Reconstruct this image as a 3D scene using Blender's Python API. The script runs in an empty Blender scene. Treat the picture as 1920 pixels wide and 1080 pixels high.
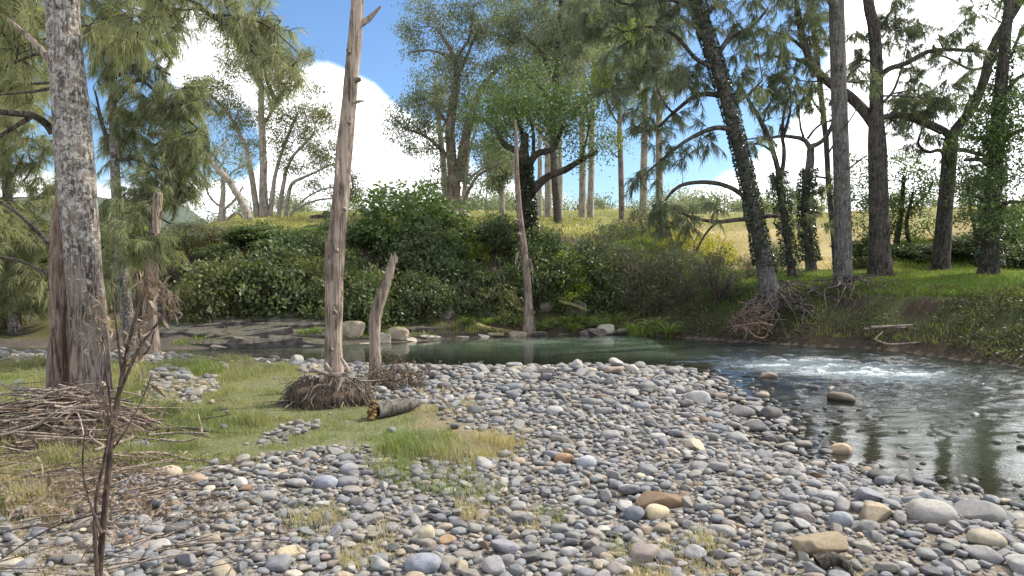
import bpy, bmesh, math, random
import numpy as np
from mathutils import Vector, Euler
R = math.radians
SC = bpy.context.scene
COL = SC.collection

# ------------------------------------------------------------------ camera, sky, sun, exposure
F = 1371.0                                   # focal length in pixels of a 1920 px wide frame
CAMZ, PITCH = 1.6, math.atan(50 / F)
cam = bpy.data.cameras.new('camera'); cam.sensor_width = 36; cam.lens = 36 * F / 1920
cam.clip_start = .05; cam.clip_end = 6000
camo = bpy.data.objects.new('camera', cam); COL.objects.link(camo)
camo.location = (0, 0, CAMZ); camo.rotation_euler = (math.pi / 2 - PITCH, 0, 0)
SC.camera = camo

SUN_AZ, SUN_EL = R(63), R(45)                # azimuth clockwise from +Y (the viewing direction)
SUN_DIR = np.array([math.sin(SUN_AZ) * math.cos(SUN_EL), math.cos(SUN_AZ) * math.cos(SUN_EL), math.sin(SUN_EL)])
SC.view_settings.view_transform = 'Standard'; SC.view_settings.look = 'None'
SC.view_settings.exposure = .92; SC.view_settings.gamma = 1
SC.view_settings.use_curve_mapping = False
SC.cycles.use_denoising = True
SC.cycles.max_bounces = 8; SC.cycles.diffuse_bounces = 4; SC.cycles.glossy_bounces = 3
SC.cycles.transmission_bounces = 4; SC.cycles.transparent_max_bounces = 8
SC.cycles.sample_clamp_indirect = 6
SC.cycles.use_adaptive_sampling = True; SC.cycles.adaptive_threshold = .01

CP, SP = math.cos(PITCH), math.sin(PITCH)
def ray(px, py):
    u, v = (px - 960) / F, (540 - py) / F
    return np.array([u, CP + v * SP, -SP + v * CP])
def P(px, py, d):                            # the point at distance d (along y) seen in direction (px, py)
    r = ray(px, py)
    return np.array([0, 0, CAMZ]) + r * (d / r[1])

def node(nt, typ, ins=None, **props):
    n = nt.nodes.new(typ)
    for k, v in props.items(): setattr(n, k, v)
    for k, v in (ins or {}).items():
        s = n.inputs[k]
        if hasattr(v, 'is_output'): nt.links.new(v, s)
        else:
            if s.type == 'RGBA' and len(v) == 3: v = (*v, 1)
            s.default_value = v
    return n
def mixc(nt, fac, a, b, blend='MIX'):
    return node(nt, 'ShaderNodeMix', {0: fac, 6: a, 7: b}, data_type='RGBA', blend_type=blend).outputs[2]
def mth(nt, op, a, b=None, c=None, clamp=False):
    ins = {0: a}
    if b is not None: ins[1] = b
    if c is not None: ins[2] = c
    return node(nt, 'ShaderNodeMath', ins, operation=op, use_clamp=clamp).outputs[0]
def maprange(nt, v, a, b, c=0., d=1., smooth=True):
    return node(nt, 'ShaderNodeMapRange', {0: v, 1: a, 2: b, 3: c, 4: d}, interpolation_type='SMOOTHSTEP' if smooth else 'LINEAR').outputs[0]
def noise_t(nt, vec, scale, detail=4., rough=.55, dist=0.):
    ins = {'Scale': scale, 'Detail': detail, 'Roughness': rough, 'Distortion': dist}
    if vec is not None: ins['Vector'] = vec
    return node(nt, 'ShaderNodeTexNoise', ins).outputs[0]

world = bpy.data.worlds.new('World'); SC.world = world; world.use_nodes = True
nt = world.node_tree; nt.nodes.clear()
sky = node(nt, 'ShaderNodeTexSky', sky_type='NISHITA', sun_disc=False, sun_elevation=SUN_EL, sun_rotation=SUN_AZ)
sky.air_density = 1.0; sky.dust_density = .6; sky.ozone_density = 2.0
tc = node(nt, 'ShaderNodeTexCoord').outputs['Generated']
sep = node(nt, 'ShaderNodeSeparateXYZ', {0: tc})
# cumulus: a broken field, thicker low down and towards the sun, with a few big heaps
n1 = noise_t(nt, tc, 3.2, 9., .55, .25)
n2 = noise_t(nt, tc, 9., 6., .6)
cov = mth(nt, 'ADD', mth(nt, 'MULTIPLY', n1, 1.0), mth(nt, 'MULTIPLY', n2, .34))
def heap(px, py, rad, w):
    global cov
    dv = ray(px, py); dv /= np.linalg.norm(dv)
    dd = node(nt, 'ShaderNodeVectorMath', {0: tc, 1: tuple(dv)}, operation='DISTANCE').outputs['Value']
    cov = mth(nt, 'ADD', cov, maprange(nt, dd, rad, 0., 0., w))
heap(700, 300, .17, .5); heap(640, 170, .10, .35); heap(385, 90, .07, .4); heap(560, 390, .2, .35)
heap(1900, 120, .34, .5); heap(1640, 330, .16, .3); heap(760, 30, .18, -.6); heap(960, 60, .22, -.5)
heap(1150, 220, .2, -.5); heap(480, 10, .09, -.3); heap(440, 290, .09, -.5); heap(1420, 120, .17, -.55); heap(600, 300, .06, .2)
heap(60, 130, .16, -.45); heap(1280, 40, .2, -.4); heap(1600, 215, .06, -.35); heap(620, 60, .06, -.2); heap(250, 260, .12, -.3)
cov = mth(nt, 'ADD', cov, maprange(nt, sep.outputs[2], .16, .02, 0., .3))
mask = maprange(nt, cov, .60, .83)
thick = maprange(nt, cov, .7, 1.15)
cl = mixc(nt, mth(nt, 'MULTIPLY', thick, mth(nt, 'ADD', .35, mth(nt, 'MULTIPLY', n2, .8))), (14.5, 14.6, 14.8), (10., 10.2, 10.7))
sd_ = node(nt, 'ShaderNodeVectorMath', {0: tc, 1: tuple(SUN_DIR)}, operation='DISTANCE').outputs['Value']
glow = mth(nt, 'ADD', 1., maprange(nt, sd_, 1.25, 0., 0., 1.2))       # clouds scatter forward: brighter near the sun
cl = node(nt, 'ShaderNodeVectorMath', {0: cl, 'Scale': glow}, operation='SCALE').outputs[0]
skyc = mixc(nt, 1., sky.outputs[0], (.67, .82, .98), 'MULTIPLY')
colr = mixc(nt, mask, skyc, cl)
bg = node(nt, 'ShaderNodeBackground', {'Color': colr, 'Strength': .10})
nt.links.new(bg.outputs[0], node(nt, 'ShaderNodeOutputWorld').inputs[0])

sl = bpy.data.lights.new('sun', 'SUN'); sl.energy = 3.7; sl.angle = R(.5); sl.color = (1, .93, .80)
so = bpy.data.objects.new('sun', sl); COL.objects.link(so)
so.rotation_euler = Vector(-SUN_DIR).to_track_quat('-Z', 'Y').to_euler(); so.location = (20, 14, 30)

# ------------------------------------------------------------------ helpers
rng = np.random.default_rng(11)
random.seed(5)

def tag(o, label=None, cat=None, group=None, kind=None):
    if label: o['label'] = label
    if cat: o['category'] = cat
    if group: o['group'] = group
    if kind: o['kind'] = kind
    return o
def empty(name, loc, label=None, cat=None, group=None):
    o = bpy.data.objects.new(name, None); COL.objects.link(o)
    o.location = tuple(loc); o.empty_display_size = .2
    return tag(o, label, cat, group)
def link(name, me, parent=None, loc=(0, 0, 0)):
    o = bpy.data.objects.new(name, me); COL.objects.link(o); o.location = tuple(loc)
    if parent: o.parent = parent
    return o

class MB:
    """collects vertices and faces and links them as one mesh object"""
    def __init__(s): s.v = []; s.n = 0; s.t = []; s.q = []; s.tm = []; s.qm = []; s.tone = []
    def add(s, v, tris=None, quads=None, tone=.5, mi=0):
        v = np.asarray(v, float).reshape(-1, 3)
        if tris is not None and len(tris):
            s.t.append(np.asarray(tris, int) + s.n); s.tm.append(np.full(len(tris), mi))
        if quads is not None and len(quads):
            s.q.append(np.asarray(quads, int) + s.n); s.qm.append(np.full(len(quads), mi))
        s.v.append(v); s.n += len(v)
        s.tone.append(np.broadcast_to(np.asarray(tone, float), (len(v),)) if np.ndim(tone) < 2 else None)
    def mesh(s, name, mats, origin=(0, 0, 0), smooth=True, col=None):
        me = bpy.data.meshes.new(name)
        v = np.concatenate(s.v) - np.asarray(origin, float) if s.v else np.zeros((0, 3))
        t = np.concatenate(s.t) if s.t else np.zeros((0, 3), int)
        q = np.concatenate(s.q) if s.q else np.zeros((0, 4), int)
        me.vertices.add(len(v)); me.vertices.foreach_set('co', v.astype(np.float32).ravel())
        nl = t.size + q.size; npol = len(t) + len(q)
        me.loops.add(nl); me.polygons.add(npol)
        me.loops.foreach_set('vertex_index', np.concatenate([t.ravel(), q.ravel()]).astype(np.int32))
        st = np.concatenate([np.arange(len(t)) * 3, t.size + np.arange(len(q)) * 4]).astype(np.int32)
        me.polygons.foreach_set('loop_start', st)
        mi = np.concatenate((s.tm if s.tm else []) + (s.qm if s.qm else [])) if npol else np.zeros(0)
        me.polygons.foreach_set('material_index', mi.astype(np.int32))
        me.polygons.foreach_set('use_smooth', np.full(npol, smooth))
        me.update(calc_edges=True)
        a = me.attributes.new('tone', 'FLOAT', 'POINT')
        a.data.foreach_set('value', np.concatenate(s.tone).astype(np.float32))
        if col is not None:
            c = me.attributes.new('col', 'FLOAT_COLOR', 'POINT')
            cc = np.ones((len(v), 4), np.float32); cc[:, :3] = col
            c.data.foreach_set('color', cc.ravel())
        for m in (mats if isinstance(mats, (list, tuple)) else [mats]): me.materials.append(m)
        return me
    def build(s, name, mats, parent=None, smooth=True, col=None):
        org = tuple(parent.matrix_world.translation) if False else (tuple(parent.location) if parent else (0, 0, 0))
        return link(name, s.mesh(name, mats, org, smooth, col), parent)

def _h(i, j, k):
    n = (i * 374761393 + j * 668265263 + k * 2147483647) & 0xFFFFFFFF
    n = ((n ^ (n >> 13)) * 1274126177) & 0xFFFFFFFF
    return ((n ^ (n >> 16)) & 0xFFFF) / 65535.
def vn(x, y, seed=0):
    x = np.asarray(x, float); y = np.asarray(y, float)
    i = np.floor(x).astype(np.int64); j = np.floor(y).astype(np.int64)
    fx = x - i; fy = y - j; fx = fx * fx * (3 - 2 * fx); fy = fy * fy * (3 - 2 * fy)
    a = _h(i, j, seed); b = _h(i + 1, j, seed); c = _h(i, j + 1, seed); d = _h(i + 1, j + 1, seed)
    return (a * (1 - fx) + b * fx) * (1 - fy) + (c * (1 - fx) + d * fx) * fy
def fbm(x, y, o=4, seed=0):
    s = 0; a = .5
    for k in range(o):
        s = s + a * vn(np.asarray(x) * 2 ** k + 17.3 * k, np.asarray(y) * 2 ** k - 9.1 * k, seed + k); a *= .5
    return s / (1 - .5 ** o)
def sm(t, a=0., b=1.):
    t = np.clip((np.asarray(t, float) - a) / (b - a), 0, 1); return t * t * (3 - 2 * t)

def catmull(pts, m=6):
    p = np.asarray(pts, float)
    if len(p) < 3:
        return np.array([p[0] + (p[-1] - p[0]) * t for t in np.linspace(0, 1, m + 1)])
    q = np.vstack([2 * p[0] - p[1], p, 2 * p[-1] - p[-2]]); out = []
    for i in range(1, len(q) - 2):
        for t in np.linspace(0, 1, m, endpoint=False):
            out.append(.5 * (2 * q[i] + (q[i + 1] - q[i - 1]) * t + (2 * q[i - 1] - 5 * q[i] + 4 * q[i + 1] - q[i + 2]) * t * t
                             + (-q[i - 1] + 3 * q[i] - 3 * q[i + 1] + q[i + 2]) * t ** 3))
    out.append(p[-1]); return np.array(out)

def tube(mb, path, rad, k=6, mi=0, rough=0., cap=True, seed=0, flute=None, tone=.5):
    path = np.asarray(path, float); n = len(path)
    rad = np.broadcast_to(np.asarray(rad, float), (n,))
    tg = np.gradient(path, axis=0); tg /= np.linalg.norm(tg, axis=1)[:, None] + 1e-9
    a = np.array([1., 0, 0]) if abs(tg[0, 0]) < .8 else np.array([0, 1., 0])
    U = np.empty((n, 3))
    u = a - tg[0] * (a @ tg[0])
    for i in range(n):
        u = u - tg[i] * (u @ tg[i]); u = u / (np.linalg.norm(u) + 1e-9); U[i] = u
    V = np.cross(tg, U)
    th = np.arange(k) / k * 2 * math.pi
    rr = np.repeat(rad[:, None], k, 1)
    if rough:
        s = np.concatenate([[0], np.cumsum(np.linalg.norm(np.diff(path, axis=0), axis=1))])
        rr = rr * (1 + rough * 2 * (fbm(np.cos(th)[None] * 1.7 + 5 + np.sin(th)[None] * .9 + seed, (s / max(rad.max(), .01) * .45)[:, None] + np.sin(th)[None] * 1.5, 3, seed) - .5))
    if flute is not None: rr = rr * flute(th)[None]
    v = path[:, None] + rr[..., None] * (np.cos(th)[None, :, None] * U[:, None] + np.sin(th)[None, :, None] * V[:, None])
    i0 = (np.arange(n - 1) * k)[:, None]; j = np.arange(k)[None]; j1 = (np.arange(k) + 1) % k
    qd = np.stack([i0 + j, i0 + j1[None], i0 + k + j1[None], i0 + k + j], -1).reshape(-1, 4)
    v = v.reshape(-1, 3); tr = None
    if cap:
        v = np.vstack([v, path[-1] + tg[-1] * rad[-1] * .4]); b = (n - 1) * k
        tr = np.stack([b + np.arange(k), b + j1, np.full(k, n * k)], -1)
    mb.add(v, tr, qd, tone, mi)

def unit(v): return v / (np.linalg.norm(v, axis=-1, keepdims=True) + 1e-9)
def rdir(n, g=rng): return unit(g.normal(size=(n, 3)))

def add_leaves(mb, c, d, L, W, tone, mi=0, g=rng):
    """rhombic leaves: base c, direction d"""
    n = len(c); L = np.broadcast_to(L, (n,))[:, None]; W = np.broadcast_to(W, (n,))[:, None]
    s = unit(np.cross(d, rdir(n, g)))
    up = np.cross(s, d)
    m = c + d * L * .45 + up * L * .06
    v = np.stack([c, m + s * W * .5, c + d * L, m - s * W * .5], 1).reshape(-1, 3)
    b = np.arange(n)[:, None] * 4
    mb.add(v, None, b + np.arange(4)[None], np.repeat(np.broadcast_to(tone, (n,)), 4), mi)
def add_needles(mb, c, d, L, W, tone, mi=0, g=rng):
    """drooping thin strands of two faces"""
    n = len(c); L = np.broadcast_to(L, (n,))[:, None]
    s = unit(np.cross(d, rdir(n, g))) * W
    m = c + d * L * .5
    e = m + unit(d + np.array([0, 0, -.55])) * L * .5
    v = np.stack([c - s * .5, c + s * .5, m + s * .5, m - s * .5, e], 1).reshape(-1, 3)
    b = np.arange(n)[:, None] * 5
    mb.add(v, (b + np.array([[3, 2, 4]])), b + np.arange(4)[None], np.repeat(np.broadcast_to(tone, (n,)), 5), mi)
def ribbon(mb, path, w, tone=.5, mi=0, g=rng):
    path = np.asarray(path, float); n = len(path)
    tg = unit(np.gradient(path, axis=0)); s = unit(np.cross(tg, rdir(1, g)))
    ww = np.broadcast_to(w, (n,))[:, None]
    v = np.stack([path - s * ww * .5, path + s * ww * .5], 1).reshape(-1, 3)
    i = np.arange(n - 1)[:, None] * 2
    mb.add(v, None, i + np.array([[0, 1, 3, 2]]), tone, mi)

# ------------------------------------------------------------------ materials
def mat(name):
    m = bpy.data.materials.new(name); m.use_nodes = True; t = m.node_tree; t.nodes.clear()
    return m, t
def fin(t, sh): t.links.new(sh, node(t, 'ShaderNodeOutputMaterial').inputs[0])
def attr(t, n): return node(t, 'ShaderNodeAttribute', attribute_name=n)
def gpos(t): return node(t, 'ShaderNodeNewGeometry').outputs['Position']
def bump(t, h, s, d=.02): return node(t, 'ShaderNodeBump', {'Height': h, 'Strength': s, 'Distance': d}).outputs[0]

def leafmat(name, c0, c1, trans=.35, tcol=None, rough=.5, spec=.3):
    m, t = mat(name)
    c = mixc(t, attr(t, 'tone').outputs['Fac'], c0, c1)
    b = node(t, 'ShaderNodeBsdfPrincipled', {'Base Color': c, 'Roughness': rough, 'Specular IOR Level': spec})
    tr = node(t, 'ShaderNodeBsdfTranslucent', {'Color': mixc(t, 1., c, tcol or (1.35, 1.45, .7), 'MULTIPLY')})
    fin(t, node(t, 'ShaderNodeMixShader', {0: trans, 1: b.outputs[0], 2: tr.outputs[0]}).outputs[0]); return m

def barkmat(name, c0, c1, scale=1., lichen=0., lcol=(.5, .48, .42), rel=.8, zlo=None, moss=None, stretch=.18):
    m, t = mat(name)
    p = gpos(t)
    st = node(t, 'ShaderNodeVectorMath', {0: p, 1: (1, 1, stretch)}, operation='MULTIPLY').outputs[0]
    n1 = noise_t(t, st, 26 * scale, 6., .65, .6)
    n2 = noise_t(t, p, 5 * scale, 4.)
    n3 = noise_t(t, st, 90 * scale, 3.)
    c = mixc(t, maprange(t, n1, .35, .65), c0, c1)
    c = mixc(t, mth(t, 'MULTIPLY', maprange(t, n2, .5, .75), .55), c, tuple(x * .45 for x in c0))
    h = mth(t, 'ADD', n1, mth(t, 'MULTIPLY', n3, .35))
    cv = node(t, 'ShaderNodeVectorMath', {0: p, 1: (1, 1, stretch * .3)}, operation='MULTIPLY').outputs[0]
    crk = maprange(t, mth(t, 'ABSOLUTE', mth(t, 'SUBTRACT', noise_t(t, cv, 15 * scale, 5., .6, .8), .5)), .035, .0)
    crk = mth(t, 'MULTIPLY', crk, maprange(t, n2, .38, .55))
    c = mixc(t, mth(t, 'MULTIPLY', crk, .75), c, tuple(x * .22 for x in c0))
    h = mth(t, 'SUBTRACT', h, mth(t, 'MULTIPLY', crk, .8))
    if moss: c = mixc(t, maprange(t, noise_t(t, p, 4., 5., .6), .52, .66), c, moss)
    if lichen:
        ln = noise_t(t, p, 17 * scale, 5., .7, .5)
        lz = ln
        if zlo is not None:
            z = node(t, 'ShaderNodeSeparateXYZ', {0: p}).outputs[2]
            lz = mth(t, 'ADD', ln, maprange(t, z, zlo[0], zlo[1], -.13, .03))
        f = maprange(t, lz, .6 - lichen * .2, .66 - lichen * .2)
        c = mixc(t, f, c, mixc(t, n3, lcol, tuple(x * .72 for x in lcol)))
        h = mth(t, 'ADD', h, mth(t, 'MULTIPLY', f, .25))
    b = node(t, 'ShaderNodeBsdfPrincipled', {'Base Color': c, 'Roughness': .9, 'Specular IOR Level': .15, 'Normal': bump(t, h, rel, .03)})
    fin(t, b.outputs[0]); return m

def stonemat(name, objcol):
    m, t = mat(name)
    base = node(t, 'ShaderNodeObjectInfo').outputs['Color'] if objcol else attr(t, 'col').outputs['Color']
    p = gpos(t)
    n1 = noise_t(t, p, 30., 6., .65); n2 = noise_t(t, p, 170., 3., .6); n3 = noise_t(t, p, 9., 3.)
    c = mixc(t, maprange(t, n1, .35, .7, 0., .55), base, mixc(t, 1., base, (.55, .53, .5), 'MULTIPLY'))
    c = mixc(t, maprange(t, n2, .55, .75, 0., .35), c, mixc(t, 1., base, (1.5, 1.48, 1.42), 'MULTIPLY'))
    c = mixc(t, maprange(t, n3, .55, .72, 0., .35), c, (.19, .165, .125))
    z = node(t, 'ShaderNodeSeparateXYZ', {0: p}).outputs[2]
    wet = maprange(t, mth(t, 'ADD', z, mth(t, 'MULTIPLY', n3, .04)), -.13, -.17)
    c = mixc(t, wet, c, mixc(t, 1., c, (.38, .36, .33), 'MULTIPLY'))
    b = node(t, 'ShaderNodeBsdfPrincipled', {'Base Color': c, 'Roughness': maprange(t, wet, 0., 1., .78, .3), 'Specular IOR Level': .28,
             'Normal': bump(t, mth(t, 'ADD', n1, mth(t, 'MULTIPLY', n2, .6)), .6, .010)})
    fin(t, b.outputs[0]); return m

M = {}
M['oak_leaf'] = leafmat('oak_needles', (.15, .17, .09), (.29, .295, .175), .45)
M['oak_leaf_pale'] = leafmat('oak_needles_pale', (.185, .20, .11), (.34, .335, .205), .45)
M['oak_leaf_dark'] = leafmat('oak_needles_dark', (.085, .105, .065), (.205, .22, .145), .45)  # same needles darkened in colour for the trees seen against the light
M['gum_leaf'] = leafmat('gum_leaves', (.10, .125, .085), (.25, .26, .185), .42)
M['gum_leaf_warm'] = leafmat('gum_leaves_warm', (.10, .115, .045), (.24, .215, .11), .38)
M['gum_leaf_lime'] = leafmat('gum_leaves_lime', (.12, .16, .03), (.27, .29, .06), .42)
M['glossy_leaf'] = leafmat('broad_leaves', (.045, .08, .028), (.14, .185, .065), .38, rough=.5, spec=.35)
M['bush_dark'] = leafmat('thicket_leaves', (.03, .05, .02), (.125, .155, .065), .32, rough=.5, spec=.35)
M['bush_mid'] = leafmat('thicket_leaves_mid', (.045, .068, .03), (.155, .18, .085), .34, rough=.5, spec=.35)
M['bush_olive'] = leafmat('thicket_leaves_olive', (.06, .07, .03), (.17, .175, .075), .34)
M['bush_grey'] = leafmat('grey_leaves', (.055, .065, .04), (.16, .16, .105), .3)
M['bush_lime'] = leafmat('vine_leaves', (.14, .19, .025), (.30, .34, .05), .42)
M['bush_yellow'] = leafmat('yellow_shrub_leaves', (.22, .22, .025), (.42, .37, .04), .4)
M['dead_leaf'] = leafmat('dead_leaves', (.11, .075, .052), (.29, .215, .15), .15)
M['strap'] = leafmat('strap_leaves', (.07, .12, .025), (.22, .27, .06), .35, rough=.35, spec=.5)
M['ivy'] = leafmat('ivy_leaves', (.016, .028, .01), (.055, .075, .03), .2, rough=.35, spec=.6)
M['bark_oak'] = barkmat('lichen_bark', (.135, .107, .088), (.29, .235, .195), 1.1, .55, (.46, .43, .375), 1., (.2, 2.4))
M['bark_fluted'] = barkmat('stripped_bark', (.13, .09, .068), (.27, .20, .155), .8, 0, rel=.7)
M['bark_oak2'] = barkmat('mottled_bark', (.10, .085, .07), (.22, .19, .16), 1.2, .45, (.40, .38, .34), .8)
M['bark_snag'] = barkmat('weathered_wood', (.20, .15, .115), (.39, .315, .25), .9, 0, rel=.75, stretch=.1)
M['bark_pale'] = barkmat('pale_gum_bark', (.24, .20, .165), (.42, .37, .31), .5, 0, rel=.3, stretch=.3)
M['bark_gum'] = barkmat('gum_bark', (.13, .10, .08), (.27, .21, .17), .5, 0, rel=.5, stretch=.3)
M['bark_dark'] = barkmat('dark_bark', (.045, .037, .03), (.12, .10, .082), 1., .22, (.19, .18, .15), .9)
M['bark_grey'] = barkmat('grey_bark', (.085, .075, .066), (.19, .17, .15), 1., .3, (.25, .24, .21), .8)
M['drift'] = barkmat('driftwood', (.20, .155, .12), (.42, .34, .27), 1.5, 0, rel=.5)
M['drift_dark'] = barkmat('dark_sticks', (.085, .06, .045), (.20, .14, .10), 1.5, 0, rel=.5)
M['drift_red'] = barkmat('reddish_roots', (.13, .085, .065), (.26, .18, .14), 1.5, 0, rel=.5)
M['paper'] = barkmat('paperbark', (.17, .125, .10), (.34, .265, .215), .8, 0, rel=.6)
M['root'] = barkmat('root_bark', (.075, .06, .048), (.20, .165, .135), 1.4, 0, rel=.6)
M['root_dark'] = barkmat('matted_roots', (.075, .055, .04), (.19, .14, .10), 2., 0, rel=.9)
M['rotten'] = barkmat('rotten_wood', (.22, .115, .045), (.42, .27, .12), 2., 0, rel=1.)
M['mosslog'] = barkmat('mossy_log', (.12, .10, .05), (.28, .25, .10), 1.2, 0, rel=.6, moss=(.22, .26, .04))
M['stalk'] = barkmat('dead_stalk', (.06, .042, .034), (.15, .105, .08), 2.5, 0, rel=.5)
M['stone'] = stonemat('river_stone', False)
M['stone_one'] = stonemat('river_cobble', True)

def rockmat(name, c0, c1, moss=None, ml=.55):
    m, t = mat(name); p = gpos(t)
    n1 = noise_t(t, p, 5., 7., .65, .4); n2 = noise_t(t, p, 28., 5., .65)
    c = mixc(t, maprange(t, n1, .35, .65), c0, c1)
    c = mixc(t, maprange(t, n2, .55, .75, 0., .5), c, tuple(x * .4 for x in c0))
    if moss:
        nz = node(t, 'ShaderNodeSeparateXYZ', {0: node(t, 'ShaderNodeNewGeometry').outputs['Normal']}).outputs[2]
        f = maprange(t, mth(t, 'ADD', mth(t, 'MULTIPLY', nz, .35), mth(t, 'MULTIPLY', n1, .7)), ml, ml + .15)
        c = mixc(t, f, c, mixc(t, n2, moss, tuple(x * .5 for x in moss)))
    b = node(t, 'ShaderNodeBsdfPrincipled', {'Base Color': c, 'Roughness': .88, 'Specular IOR Level': .2,
             'Normal': bump(t, mth(t, 'ADD', n1, mth(t, 'MULTIPLY', n2, .4)), .7, .06)})
    fin(t, b.outputs[0]); return m
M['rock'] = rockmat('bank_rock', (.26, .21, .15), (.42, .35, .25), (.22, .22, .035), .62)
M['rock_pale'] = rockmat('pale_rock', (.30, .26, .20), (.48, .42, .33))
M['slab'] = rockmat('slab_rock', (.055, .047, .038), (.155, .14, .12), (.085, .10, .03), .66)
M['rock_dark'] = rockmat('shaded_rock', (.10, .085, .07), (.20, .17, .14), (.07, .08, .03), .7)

def grassmat(name, green, straw, trans=.35):
    m, t = mat(name)
    c = mixc(t, attr(t, 'tone').outputs['Fac'], green, straw)
    b = node(t, 'ShaderNodeBsdfPrincipled', {'Base Color': c, 'Roughness': .5, 'Specular IOR Level': .3})
    tr = node(t, 'ShaderNodeBsdfTranslucent', {'Color': mixc(t, 1., c, (1.4, 1.35, .7), 'MULTIPLY')})
    fin(t, node(t, 'ShaderNodeMixShader', {0: trans, 1: b.outputs[0], 2: tr.outputs[0]}).outputs[0]); return m
M['grass'] = grassmat('bar_grass', (.15, .20, .06), (.38, .33, .215), .45)
M['terrace_grass'] = grassmat('terrace_grass', (.10, .17, .03), (.29, .29, .09), .45)
M['field_grass'] = grassmat('field_grass', (.17, .19, .05), (.40, .31, .14))

# ------------------------------------------------------------------ terrain
NEAR = np.array([(-90, 24), (-30, 16), (-14, 14.4), (-9, 14.0), (-6.6, 13.7), (-4.2, 13.1), (-2.6, 12.45), (-1.6, 12.3), (.3, 12.3), (2.0, 12.25), (2.8, 12.0), (3.0, 10.7),
                 (2.9, 9.15), (2.72, 7.4), (2.72, 6.4), (3.05, 5.8), (3.4, 5.55), (3.75, 5.15), (5, 4.0), (8, 2.2), (14, -1), (40, -12)], float)
FAR = np.array([(-90, 28), (-30, 18.4), (-14, 15.8), (-9, 15.1), (-7, 14.9), (-4, 15.5), (-1.9, 16.6), (.5, 17.8), (2.9, 18.1), (3.7, 17.3), (5.0, 16.3), (6.6, 15.3), (7.7, 14.7),
                (8.1, 13.5), (8.6, 12.4), (9.6, 11.6), (13, 9.5), (20, 6), (40, -4)], float)
POLY = np.vstack([NEAR, FAR[::-1]])
def seg_dist(x, y, L):
    best = np.full(x.shape, 1e9)
    for (ax, ay), (bx, by) in zip(L[:-1], L[1:]):
        dx, dy = bx - ax, by - ay
        t = np.clip(((x - ax) * dx + (y - ay) * dy) / (dx * dx + dy * dy), 0, 1)
        best = np.minimum(best, np.hypot(x - ax - t * dx, y - ay - t * dy))
    return best
def inside(x, y, L):
    r = np.zeros(x.shape, bool); n = len(L)
    for i in range(n):
        (ax, ay), (bx, by) = L[i], L[(i + 1) % n]
        if ay == by: continue
        c = ((ay > y) != (by > y)) & (x < (bx - ax) * (y - ay) / (by - ay) + ax)
        r ^= c
    return r
WL = -.2
def banks(x, y):
    wx = x + .35 * (fbm(x * 1.3, y * 1.3, 3, 5) - .5); wy = y + .35 * (fbm(x * 1.3 + 40, y * 1.3, 3, 6) - .5)
    dn = seg_dist(wx, wy, NEAR); df = seg_dist(wx, wy, FAR); wet = inside(wx, wy, POLY)
    far = ~wet & (df < dn)
    return dn, df, wet, far
BL = np.array([(0, 0), (.4, .18), (1.6, .55), (2.3, .95), (2.9, 1.75), (3.6, 2.15), (5, 2.45), (9, 2.95), (18, 3.7), (35, 5.0), (70, 7.6), (120, 10.6), (200, 15), (700, 22)])
BR = np.array([(0, 0), (.5, .24), (1.0, .55), (1.6, .95), (2.3, 1.15), (3, 1.2), (6, 1.3), (9, 1.33), (13, 1.35), (22, 2.2), (45, 4.6), (90, 8.3), (130, 10.8), (200, 15), (700, 22)])
BLL = np.array([(0, 0), (.5, .16), (3.0, .66), (3.5, 1.2), (4.1, 2.0), (5, 2.4), (9, 2.95), (18, 3.7), (35, 5.0), (70, 7.6), (120, 10.6), (200, 15), (700, 22)])
def Hf(x, y):
    x = np.asarray(x, float); y = np.asarray(y, float)
    dn, df, wet, far = banks(x, y)
    r = x / np.maximum(y, 1)
    wR = sm(r, .17, .30)
    wl = sm(-x, .3, 3.)
    zb = (np.interp(df, BL[:, 0], BL[:, 1]) * (1 - wl) + np.interp(df, BLL[:, 0], BLL[:, 1]) * wl) * (1 - wR) + np.interp(df, BR[:, 0], BR[:, 1]) * wR
    lf = sm(-r, .36, .47); zb = np.where(df > 5, zb - lf * .5 * np.clip(zb - 2.45, 0, 99), zb)
    zb = zb + lf * 75 * np.exp(-((y - 1000) / 330) ** 2) * (.75 + .5 * fbm(x / 160, y / 160, 4, 31)) * sm(y, 150, 500)
    zb = zb + 1.0 * np.exp(-((y - 26.5) / 2.4) ** 2) * sm(r, .46, .55) * (.8 + .5 * vn(x * .5, y * .5, 8))
    rough = sm(df, 0, 1.) * (.22 * (fbm(x * 1.1, y * 1.1, 4, 2) - .5) + .10 * (fbm(x * 4, y * 4, 3, 3) - .5)) * (1 - .5 * wR)
    rough = rough + sm(df, 15, 80) * 1.2 * (fbm(x / 14, y / 14, 3, 9) - .5)
    zf = WL + zb + rough
    deep = np.where(x > 3.2, .26, .75)
    zw = WL - np.minimum(np.minimum(.17 * dn, .7 * df), deep) + .03 * (fbm(x * 3, y * 3, 3, 4) - .5)
    zn = WL + .21 * sm(dn, 0, 1.5) + .10 * (fbm(x * .5, y * .5, 3, 12) - .5) + .03 * (fbm(x * 3, y * 3, 3, 4) - .5) * sm(dn, 0, .6)
    return np.where(wet, zw, np.where(far, zf, zn))
def H(x, y): return float(Hf(np.array([x]), np.array([y]))[0])
def G(px, py):                               # where the line of sight meets the ground
    r = ray(px, py); o = np.array([0, 0, CAMZ])
    t = np.concatenate([np.arange(2, 40, .05), np.arange(40, 400, .5)])
    p = o[None] + r[None] * t[:, None]
    k = np.argmax(p[:, 2] < np.maximum(Hf(p[:, 0], p[:, 1]), WL)); return p[k]
def GP(pts): return np.array([G(*p)[:2] for p in pts])
def base(px, d): return np.array([(px - 960) / F * d, d, H((px - 960) / F * d, d)])

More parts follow.
